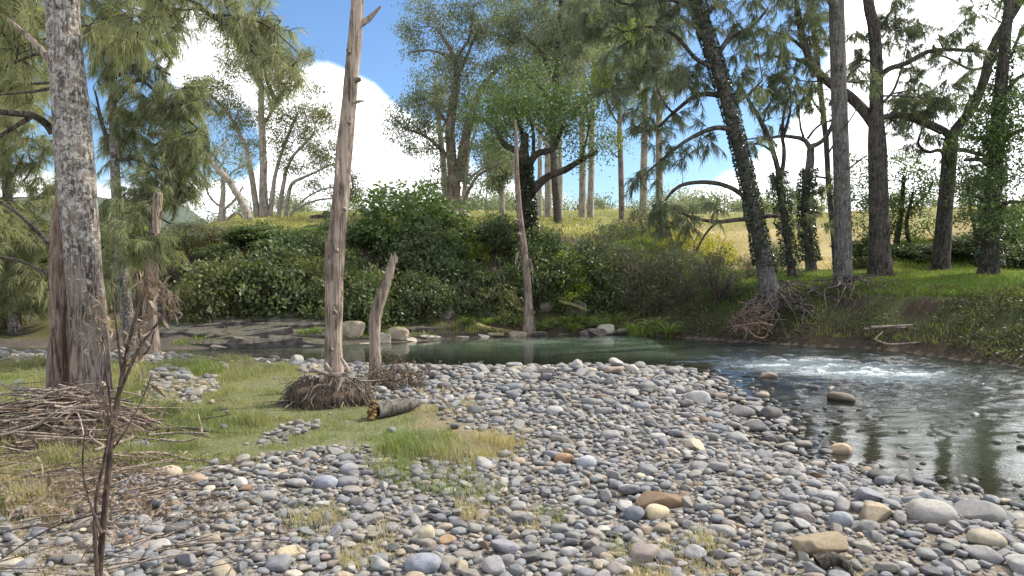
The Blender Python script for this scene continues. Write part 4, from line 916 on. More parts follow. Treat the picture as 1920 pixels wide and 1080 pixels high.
# --- twisted ivy-clad tree at the middle of the far bank
T = Tree('twisted_tree', 'green twisted tree with ivy round its trunk behind the thin pale stem', 992, 21, seed=81, leaf='glossy_leaf', bark='bark_dark')
T.limb([(992, 470, 27), (990, 420, 25), (986, 370, 25), (984, 330, 22), (982, 290, 20), (985, 250, 12)], 'trunk', 12, .12, m=6, ground=2)
for L in ([(990, 370, 20), (1005, 350, 17), (1030, 330, 14), (1060, 318, 12), (1090, 300, 10), (1120, 285, 6)], [(986, 320, 15), (1005, 290, 13), (1035, 280, 11), (1047, 258, 9), (1056, 236, 6)], [(980, 300, 14), (965, 282, 12), (945, 270, 10), (930, 240, 6)], [(984, 270, 10), (975, 235, 8), (965, 200, 5)], [(1000, 290, 8), (1000, 250, 6), (990, 210, 4)], [(1090, 300, 6), (1100, 260, 4), (1105, 230, 3)]):
    T.limb(L, 'branch', 8, .12, m=6)
T.blobs([(915, 228, 34, 24, 18), (955, 200, 40, 22, 20), (1010, 196, 40, 20, 18), (1050, 190, 44, 22, 22), (1095, 205, 34, 30, 16), (1070, 170, 30, 20, 8), (895, 200, 26, 20, 8), (1000, 235, 50, 26, 24), (1050, 235, 44, 24, 20), (940, 255, 26, 26, 12), (1105, 215, 26, 40, 14), (1115, 270, 26, 26, 10), (1060, 275, 30, 20, 8), (975, 260, 30, 26, 10), (1100, 300, 24, 20, 7), (940, 160, 40, 26, 10), (990, 150, 44, 30, 12)], 'broad', 40, .52, .10, .042, .03, shell=.3)
mb = MB(); g = np.random.default_rng(811)
tk = T.sk[0]; n = 3200; i_ = g.integers(0, len(tk) - 8, n); th = g.uniform(0, 6.28, n); rr = tk[i_, 3] * g.uniform(.9, 1.35, n) + .015
c = tk[i_, :3] + np.stack([np.cos(th) * rr, np.sin(th) * rr, g.normal(size=n) * .12], -1)
add_leaves(mb, c, unit(np.stack([np.cos(th), np.sin(th), -.8 * np.ones(n)], -1) + g.normal(size=(n, 3)) * .4), .08, .06, g.uniform(0, 1, n), 0, g); mb.build('ivy', M['ivy'], T.root)
T.done()

# --- the row of trees on the right bank
def ivy(T, k, n, lo, hi, leaf='ivy', seed=0, L=.075, out=.6):
    mb = MB(); g = np.random.default_rng(seed); tk = T.sk[k]; z = tk[:, 2] - T.b[2]
    ok = np.where((z > lo) & (z < hi))[0]; i_ = g.choice(ok, n); f = g.uniform(0, 1, n)[:, None]
    j_ = np.minimum(i_ + 1, len(tk) - 1); c0 = tk[i_, :3] * (1 - f) + tk[j_, :3] * f
    th = g.uniform(0, 6.28, n); lump = .6 + .8 * fbm(c0[:, 2] * 3, th * .9, 2, seed)
    rr = tk[i_, 3] * (1 + g.uniform(0, out, n) * lump) + .015
    c = c0 + np.stack([np.cos(th) * rr, np.sin(th) * rr, np.zeros(n)], -1)
    add_leaves(mb, c, unit(np.stack([np.cos(th), np.sin(th), -.9 * np.ones(n)], -1) + g.normal(size=(n, 3)) * .45), L * g.uniform(.6, 1.3, n), L * .8, g.uniform(0, 1, n), 0, g); mb.build('ivy', M[leaf], T.root)
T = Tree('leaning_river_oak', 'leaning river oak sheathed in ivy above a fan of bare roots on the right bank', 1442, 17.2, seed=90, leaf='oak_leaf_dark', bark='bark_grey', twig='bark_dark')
T.limb([(1446, 566, 42), (1440, 535, 34), (1432, 490, 31), (1420, 430, 27), (1408, 370, 25), (1392, 300, 25), (1375, 230, 25), (1352, 150, 25), (1330, 80, 24), (1305, 10, 22), (1285, -60, 19), (1262, -160, 15), (1240, -300, 9)], 'trunk', 14, .1, m=7, flare=.15, ground=2)
for L in ([(1400, 372, 9), (1370, 352, 9, -.2), (1330, 342, 8, -.4), (1285, 345, 7, -.5), (1262, 358, 6, -.6), (1247, 376, 4, -.6)], [(1380, 245, 11), (1340, 240, 9, -.4), (1290, 262, 7, -.8), (1240, 300, 5, -1), (1200, 335, 3, -1.2)],
          [(1360, 180, 11), (1310, 178, 9, .3), (1270, 205, 7, .5), (1230, 240, 5, .6), (1190, 250, 3, .8)], [(1345, 130, 10), (1305, 110, 8, -.3), (1270, 70, 7, -.4), (1225, 50, 5, -.6), (1170, 60, 3, -.8)], [(1340, 110, 11), (1370, 70, 9, .2), (1410, 50, 7, .4), (1440, 15, 4, .6)],
          [(1420, 410, 9), (1380, 412, 8, -.3), (1340, 416, 7, -.6), (1290, 405, 5, -.8), (1250, 385, 3, -1.)], [(1424, 408, 9), (1445, 405, 8, -.2), (1461, 406, 6, -.3)], [(1345, 416, 5, -.6), (1325, 436, 4, -.6), (1305, 470, 3, -.7)], [(1318, 40, 10), (1345, 0, 8, .2), (1380, -40, 5, .4)],
          [(1365, 205, 7), (1400, 180, 5, .3), (1430, 150, 3, .5)], [(1310, 25, 9), (1260, 0, 7, -.3), (1200, 10, 5, -.5), (1130, 0, 3, -.8)]):
    T.limb(L, 'branch', 7, .12, M['bark_dark'], m=5)
T.blobs([(1230, 150, 60, 36, 26, -.6), (1220, 215, 60, 34, 28, .6), (1270, 120, 50, 40, 22, .3), (1190, 90, 60, 40, 22, -.7), (1260, 280, 50, 30, 14, -.9), (1215, 320, 40, 24, 9, -1.1), (1300, 170, 40, 36, 14), (1140, 40, 60, 40, 22, -.8), (1110, 10, 50, 40, 16, -.8), (1230, 30, 70, 40, 28, -.5), (1300, 20, 60, 44, 26),
         (1380, 30, 50, 40, 20, .4), (1420, 80, 44, 36, 12, .5), (1400, 170, 34, 36, 12, .4), (1380, 110, 34, 30, 10, .3), (1300, -60, 150, 60, 40), (1200, -80, 120, 60, 26, -.5), (1260, -180, 150, 80, 34), (1240, -320, 130, 90, 26), (1420, -60, 90, 60, 18, .5), (1080, 60, 50, 40, 14, -.9), (1160, 160, 50, 36, 12, -.8), (1150, -40, 90, 40, 20, -.9), (1300, 390, 60, 24, 12, -.8), (1260, 420, 44, 30, 12, -.9),
         (1330, 250, 34, 26, 8, -.3), (1430, 250, 30, 30, 6, .4), (1240, 395, 26, 44, 14, -1.0)], 'oak', 105, .38, .24, .010, .03, sub=.8)
ivy(T, 0, 7000, .9, 7.6, 'ivy', 91, .058, .22); roots(T, 38, 1.2, 1, M['root'], (12, 32), (-3.0, .25), 92, start=.12, rise=.18); T.done()

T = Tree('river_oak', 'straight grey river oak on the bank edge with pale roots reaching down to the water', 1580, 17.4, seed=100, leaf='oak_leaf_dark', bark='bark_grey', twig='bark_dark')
T.limb([(1580, 592, 44), (1580, 555, 34), (1581, 480, 31), (1580, 400, 30), (1577, 300, 29), (1573, 180, 28), (1570, 60, 27), (1567, -60, 25), (1565, -240, 20), (1562, -450, 10)], 'trunk', 14, .07, m=8, flare=.25, ground=2)
for L in ([(1578, 170, 6), (1600, 130, 5, .3), (1630, 115, 3, .5)], [(1576, 250, 4, -.1), (1600, 215, 3, -.3), (1612, 190, 2, -.4)], [(1568, 20, 9), (1530, -30, 7, -.4), (1490, -60, 4, -.7)], [(1568, -40, 9), (1620, -80, 7, .2), (1680, -90, 4, .4)], [(1577, 330, 4, -.1), (1612, 300, 3, -.2), (1632, 290, 2, -.3)]):
    T.limb(L, 'branch', 6, .1, M['bark_dark'], m=5)
T.blobs([(1540, -70, 90, 50, 26), (1640, -110, 100, 60, 30), (1565, -230, 140, 100, 60), (1560, -420, 110, 100, 46), (1500, -20, 50, 30, 12, -.6), (1620, 150, 26, 24, 6, .4)], 'oak', 110, .42, .26, .012, .03, sub=.9)
roots(T, 16, 1.35, 1, M['root'], (14, 30), (-2.9, -.1), 101, start=.14, rise=.1); T.done()

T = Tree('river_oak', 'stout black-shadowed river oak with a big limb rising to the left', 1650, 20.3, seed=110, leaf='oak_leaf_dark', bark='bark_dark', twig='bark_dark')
T.limb([(1650, 535, 52), (1650, 510, 42), (1649, 420, 36), (1647, 330, 33), (1645, 270, 32), (1643, 215, 26), (1643, 120, 23), (1638, 50, 21), (1628, 0, 19), (1622, -120, 16), (1618, -320, 8)], 'trunk', 14, .08, m=7, flare=.25, ground=2)
for L in ([(1645, 240, 24), (1620, 208, 21, .2), (1590, 178, 19, .5), (1555, 155, 17, .8), (1525, 125, 16, 1), (1508, 80, 14, 1.1), (1497, 30, 12, 1.2), (1488, -40, 8, 1.3)], [(1527, 128, 9, 1), (1490, 110, 7, .8), (1440, 105, 4, .6)], [(1512, 95, 8, 1.1), (1480, 70, 6, 1), (1450, 60, 4, 1)],
          [(1646, 150, 11), (1665, 130, 10, -.2), (1700, 118, 9, -.4), (1740, 97, 8, -.5), (1790, 93, 6, -.6), (1850, 97, 4, -.7)], [(1648, 222, 11), (1680, 216, 10, .3), (1720, 228, 9, .5), (1765, 250, 6, .7)], [(1648, 200, 6), (1675, 170, 5, .4), (1690, 130, 3, .6)],
          [(1640, 70, 7), (1665, 30, 5, .4), (1690, -10, 3, .6)], [(1643, 120, 6), (1620, 112, 5, .4), (1600, 120, 3, .6)], [(1628, 0, 10), (1680, -50, 7, .5), (1740, -70, 4, .8)], [(1500, 60, 8, 1.2), (1520, 10, 6, 1.3), (1560, -30, 4, 1.5)], [(1652, 180, 4, -.2), (1690, 180, 3, -.4), (1740, 185, 2, -.6)]):
    T.limb(L, 'branch', 8, .1, M['bark_dark'], m=5)
T.blobs([(1480, 40, 50, 40, 26, 1), (1440, 100, 44, 30, 16, .8), (1490, 140, 50, 34, 18, 1), (1540, 60, 40, 60, 22, 1.3), (1450, 175, 40, 26, 10, 1), (1530, 190, 36, 30, 12, 1.2), (1700, 60, 44, 40, 20, .4), (1760, 70, 50, 30, 18, -.4), (1720, 160, 60, 40, 22, .3), (1680, 20, 50, 40, 18, .5), (1620, 60, 30, 44, 12, .4),
         (1770, 180, 50, 36, 18, .6), (1800, 110, 44, 26, 12, -.6), (1700, 220, 40, 24, 10, .4), (1740, -60, 100, 60, 20, .8), (1600, -100, 140, 70, 26, .8), (1620, -300, 130, 100, 30), (1480, -60, 90, 60, 24, 1.3), (1600, 130, 24, 24, 6, .4)], 'oak', 110, .42, .26, .012, .03, sub=.9)
T.done()

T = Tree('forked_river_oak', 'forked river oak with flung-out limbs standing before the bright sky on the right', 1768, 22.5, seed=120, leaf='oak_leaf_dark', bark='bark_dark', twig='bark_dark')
T.limb([(1762, 522, 36), (1765, 480, 30), (1771, 400, 27), (1778, 320, 26), (1782, 270, 25), (1786, 248, 20)], 'trunk', 14, .09, m=7, flare=.2, ground=2)
for L in ([(1784, 255, 20), (1800, 232, 18), (1825, 200, 17), (1845, 150, 17), (1858, 100, 18), (1880, 55, 18), (1905, 15, 16), (1935, -40, 12), (1960, -110, 7)], [(1782, 256, 16), (1765, 242, 13), (1740, 230, 12, -.2), (1715, 218, 10, -.4), (1690, 215, 7, -.5), (1670, 212, 4, -.6)], [(1780, 300, 9), (1762, 282, 7, -.3), (1740, 285, 6, -.5), (1722, 270, 5, -.6), (1728, 245, 4, -.6)],
          [(1782, 280, 9), (1815, 283, 8, -.3), (1850, 292, 7, -.5), (1890, 285, 4, -.8)], [(1858, 100, 9), (1830, 95, 7, .3), (1790, 95, 5, .5)], [(1896, 30, 7), (1880, 0, 5), (1850, -30, 3)], [(1870, 75, 8), (1890, 110, 9, .3), (1910, 70, 6, .5), (1930, 40, 4, .6)], [(1850, 125, 6), (1820, 130, 5, -.4), (1780, 110, 4, -.8), (1740, 95, 3, -1)], [(1805, 255, 6, .2), (1850, 262, 9, -.2), (1870, 270, 4, -.3)]):
    T.limb(L, 'branch', 8, .12, m=5)
T.blobs([(1740, 190, 60, 34, 24), (1690, 200, 36, 24, 10, -.4), (1780, 175, 50, 30, 12, .3), (1830, 240, 50, 26, 10, .4), (1730, 255, 50, 24, 13, -.5), (1850, 185, 40, 30, 8, .4), (1890, 150, 36, 30, 5, .4), (1850, 20, 50, 30, 8), (1900, -40, 90, 50, 14), (1880, 80, 36, 26, 4, .4), (1960, -120, 130, 70, 18), (1950, 60, 60, 60, 20), (1820, 300, 44, 20, 8, -.5)], 'oak', 105, .44, .27, .013, .03, sub=.9)
T.done()

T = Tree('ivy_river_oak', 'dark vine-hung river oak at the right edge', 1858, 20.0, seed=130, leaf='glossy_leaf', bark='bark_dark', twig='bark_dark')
T.limb([(1852, 535, 40), (1855, 490, 33), (1858, 420, 30), (1864, 340, 28), (1870, 250, 26), (1878, 150, 22), (1888, 50, 18), (1898, -60, 14), (1905, -200, 7)], 'trunk', 12, .1, m=7, flare=.2, ground=2)
for L in ([(1866, 320, 12), (1840, 300, 9, -.4), (1810, 300, 6, -.7)], [(1868, 280, 12), (1900, 250, 9, -.4), (1940, 240, 6, -.6)], [(1875, 190, 10), (1905, 150, 8), (1940, 130, 5)], [(1860, 400, 9), (1890, 380, 7, -.4), (1930, 380, 5, -.7)], [(1860, 390, 8), (1835, 370, 6, -.4), (1815, 360, 4, -.5)]):
    T.limb(L, 'branch', 7, .1, m=5)
T.blobs([(1850, 205, 40, 26, 10, -.3), (1895, 200, 40, 30, 12, -.3), (1840, 260, 44, 30, 20, -.5), (1890, 260, 50, 36, 26, -.6), (1835, 320, 36, 22, 9, -.7), (1905, 320, 40, 36, 14, -.7), (1850, 370, 44, 22, 8, -.7), (1915, 400, 40, 36, 12, -.8), (1840, 420, 30, 20, 5, -.6), (1950, 250, 60, 120, 24, -.4), (2060, 10, 90, 100, 34, -.8), (2160, -40, 120, 120, 50, -.8), (2100, 150, 110, 80, 40, -.8), (2230, 80, 100, 110, 36, -.8), (1905, 110, 36, 30, 6), (1940, 0, 80, 80, 6)], 'broad', 62, .44, .11, .05, .03, sub=.8)  # lobes beyond the right edge are unseen, added to shade the bank
ivy(T, 0, 2600, .3, 6, 'ivy', 131, .075, .4); T.done()

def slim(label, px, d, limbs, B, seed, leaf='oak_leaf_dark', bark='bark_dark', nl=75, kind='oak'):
    T = Tree('slim_tree', label, px, d, seed=seed, leaf=leaf, bark=bark, twig='bark_dark')
    for i, L in enumerate(limbs): T.limb(L, 'trunk' if i == 0 else 'branch', 9 if i == 0 else 6, .12, m=6, flare=.15 if i == 0 else 0, ground=2 if i == 0 else False, wob=.06)
    T.blobs(B, kind, nl, .36, .22 if kind == 'oak' else .1, .014 if kind == 'oak' else .05, .02); T.done(); return T
T = slim('slim crooked tree with bare antler-like forks right of the leaning ivy tree', 1486, 20.5, [[(1488, 532, 17), (1480, 480, 14), (1472, 420, 14), (1464, 360, 15), (1460, 320, 13)], [(1460, 322, 11), (1448, 280, 10), (1430, 235, 9), (1408, 195, 7), (1390, 165, 5)], [(1464, 340, 9), (1470, 285, 8), (1466, 250, 6), (1470, 210, 5), (1485, 170, 3)], [(1468, 260, 6), (1480, 220, 5), (1484, 190, 4), (1478, 160, 3)], [(1449, 285, 5), (1425, 270, 4), (1405, 272, 3)], [(1430, 235, 4), (1440, 200, 3), (1452, 180, 2)], [(1474, 435, 6), (1460, 425, 5), (1450, 418, 3)]],
     [(1440, 160, 40, 26, 7), (1470, 150, 40, 30, 8, .3), (1400, 150, 26, 20, 3), (1450, 215, 34, 24, 6), (1450, 360, 24, 40, 9), (1490, 390, 26, 40, 9)], 140)
ivy(T, 0, 1600, .3, 3, 'ivy', 141, .07, 1.2)
T = slim('tree with a pale candelabra fork behind the straight grey river oak', 1520, 23.5, [[(1524, 522, 22), (1518, 470, 18), (1511, 410, 17), (1513, 350, 17), (1520, 300, 16), (1519, 275, 13)], [(1519, 278, 10), (1508, 262, 9), (1480, 256, 7), (1445, 258, 5), (1410, 272, 3)], [(1520, 275, 11), (1540, 266, 9), (1556, 245, 8), (1566, 215, 6), (1568, 190, 4)], [(1508, 262, 5), (1498, 225, 4), (1500, 190, 3)], [(1514, 260, 5), (1535, 235, 4), (1560, 225, 3)]],
     [(1500, 190, 34, 24, 7), (1560, 190, 30, 24, 6), (1430, 235, 30, 20, 5), (1500, 380, 40, 40, 12), (1540, 340, 24, 24, 5), (1530, 420, 30, 30, 8)], 145, 'oak_leaf_dark', 'bark_grey')
ivy(T, 0, 2400, .4, 3.4, 'ivy', 146, .08, .8)
slim('thin straight pole of a tree just left of the straight grey river oak', 1566, 25, [[(1568, 505, 11), (1562, 440, 10), (1554, 350, 10), (1549, 260, 10), (1540, 180, 10), (1530, 100, 10), (1524, 30, 9), (1520, -80, 6)], [(1556, 335, 5), (1535, 332, 4), (1510, 338, 2)], [(1552, 290, 4), (1568, 260, 3), (1572, 240, 2)], [(1545, 220, 4), (1525, 190, 3), (1515, 160, 2)]],
     [(1560, 215, 24, 26, 6), (1525, 150, 34, 30, 8), (1535, 60, 40, 40, 12), (1520, -40, 60, 50, 18), (1570, 340, 20, 20, 3)], 150)
slim('leafy young tree filling the gap right of the stout black-shadowed oak', 1690, 26, [[(1684, 512, 14), (1682, 450, 11), (1690, 390, 9), (1695, 330, 7)], [(1690, 515, 12), (1706, 470, 10), (1700, 420, 8), (1712, 360, 5)], [(1705, 485, 9), (1725, 465, 8), (1750, 450, 6), (1775, 440, 4)], [(1760, 446, 5), (1790, 455, 5), (1798, 480, 3)], [(1700, 400, 4), (1740, 360, 3), (1750, 330, 2)]],
     [(1610, 320, 36, 34, 16), (1600, 390, 36, 40, 18), (1690, 310, 40, 30, 16), (1700, 370, 36, 40, 18), (1670, 400, 30, 40, 14), (1730, 350, 40, 40, 12), (1620, 450, 36, 34, 12), (1740, 410, 36, 24, 8), (1700, 430, 30, 30, 10), (1760, 330, 30, 24, 5)], 155, 'glossy_leaf', 'bark_dark', 70, 'broad')
slim('small feathery wattle leaning over the mound at the far right', 1835, 24.5, [[(1838, 500, 9), (1830, 440, 7), (1820, 390, 5), (1815, 350, 3)], [(1830, 445, 5), (1860, 410, 4), (1890, 390, 2)]], [(1830, 360, 44, 24, 14), (1880, 400, 44, 24, 12), (1820, 410, 34, 20, 8), (1850, 345, 34, 24, 8)], 158, 'bush_grey', 'bark_dark', 80, 'broad')

# ------------------------------------------------------------------ thicket on the far bank
def bush_proto(kind, seed):
    g = np.random.default_rng(seed); f = MB(); w = MB()
    n_st = 26 if kind == 'twiggy' else 9; tips = []
    for i in range(n_st):
        a = g.uniform(0, 6.28); e = g.uniform(.35, 1.); tip = np.array([math.cos(a) * e * .85, math.sin(a) * e * .75, g.uniform(.45, 1.25)])
        pth = bez(np.array([g.normal() * .08, g.normal() * .08, -.3]), np.array([tip[0] * .3, tip[1] * .3, tip[2] * .8 + .1]), tip, 7)
        tube(w, pth, np.linspace(.022, .006, 7), 4); tips.append(tip)
        if kind == 'twiggy':
            for _ in range(7):
                s0 = pth[g.integers(2, 7)]; e_ = s0 + unit(g.normal(size=3) + np.array([0, 0, -.3])) * g.uniform(.15, .5)
                tube(w, bez(s0, (s0 + e_) / 2 + g.normal(size=3) * .06, e_, 4), np.linspace(.008, .003, 4), 3)
    ncl = {'twiggy': 42, 'grey': 95, 'yellow': 90}.get(kind, 125)
    C = rdir(ncl, g) * (g.uniform(.45, 1, (ncl, 1)) ** .5); C[:, 2] = np.abs(C[:, 2]) * 1.25 + .02 - .25 * (g.uniform(size=ncl) < .35)
    C *= (1 + .45 * (fbm(C[:, 0] * 1.6 + seed, C[:, 1] * 1.6 + C[:, 2], 2, seed) - .5))[:, None]
    C[:ncl // 8] *= g.uniform(1.1, 1.45, (ncl // 8, 1))
    nl = {'twiggy': 16, 'grey': 36, 'yellow': 34}.get(kind, 42)
    for c in C:
        m = int(nl * g.uniform(.5, 1.5)); t0 = g.uniform(0, .75) ** 1.5 + (seed % 4) * .06; up = unit(c + np.array([0, 0, .2]))
        p = c + g.normal(size=(m, 3)) * np.array([.125, .125, .085])
        dv = unit(g.normal(size=(m, 3)) * .8 + up * .5 + np.array([0, 0, -.35]))
        L, W = {'grey': (.11, .026), 'twiggy': (.10, .026), 'yellow': (.08, .04)}.get(kind, (.105, .066))
        add_leaves(f, p, dv, L * g.uniform(.6, 1.3, m), W, np.clip(t0 + g.uniform(-.1, .45, m), 0, 1), 0, g)
    lm_ = {'dark': ('bush_dark', 'bush_mid', 'bush_dark', 'bush_olive')[seed % 4], 'grey': 'bush_grey', 'lime': 'bush_lime', 'yellow': 'bush_yellow', 'twiggy': 'bush_grey', 'green': 'glossy_leaf'}[kind]
    return f.mesh('foliage', M[lm_]), w.mesh('woody_stem', M['drift_dark'] if kind != 'twiggy' else M['root'])
PROTO = {}
for k, n in (('dark', 4), ('grey', 3), ('lime', 2), ('yellow', 2), ('twiggy', 3), ('green', 2)): PROTO[k] = [bush_proto(k, 700 + 10 * len(PROTO) + i) for i in range(n)]
nb_ = 0
def bush(px, top, d, hw, kind, label, group=None, hang=0.):
    global nb_
    top += random.uniform(-26, 18); hw *= random.uniform(.65, 1.6); d += random.uniform(-.9, .8)
    if 780 < px < 1330: d = max(d, np.interp((px - 960) / F * d, FAR[:, 0], FAR[:, 1]) + 1.55)
    ymin = d - (.6 if not 780 < px < 1330 else 0.)
    x = (px - 960) / F * d; z0 = H(x, d) - hang; zt = P(px, top, d)[2]
    h = max(zt - z0, .45); sz = min(h / 1.35, hw / F * d * 1.2)
    y = d
    if sz < h / 1.35:                        # a bush too low for the bank top grows out of the bank face, higher up
        z0 = zt - 1.35 * sz
        for y in np.arange(ymin, d + 2.2, .1):
            if H(x, y) > z0 - .05: break
        y = max(y, ymin); h = 1.35 * sz
    r = empty('bush', (x, y, z0), label, 'bush', group)
    fm, wm = PROTO[kind][nb_ % len(PROTO[kind])]; nb_ += 1
    link('foliage', fm, r); link('woody_stem', wm, r)
    r.scale = (hw / F * d * 1.05, hw / F * d * .95, h / 1.35); r.rotation_euler = (0, 0, random.uniform(0, 6.28)); return r
gt_ = 'dark bushes of the far bank thicket'
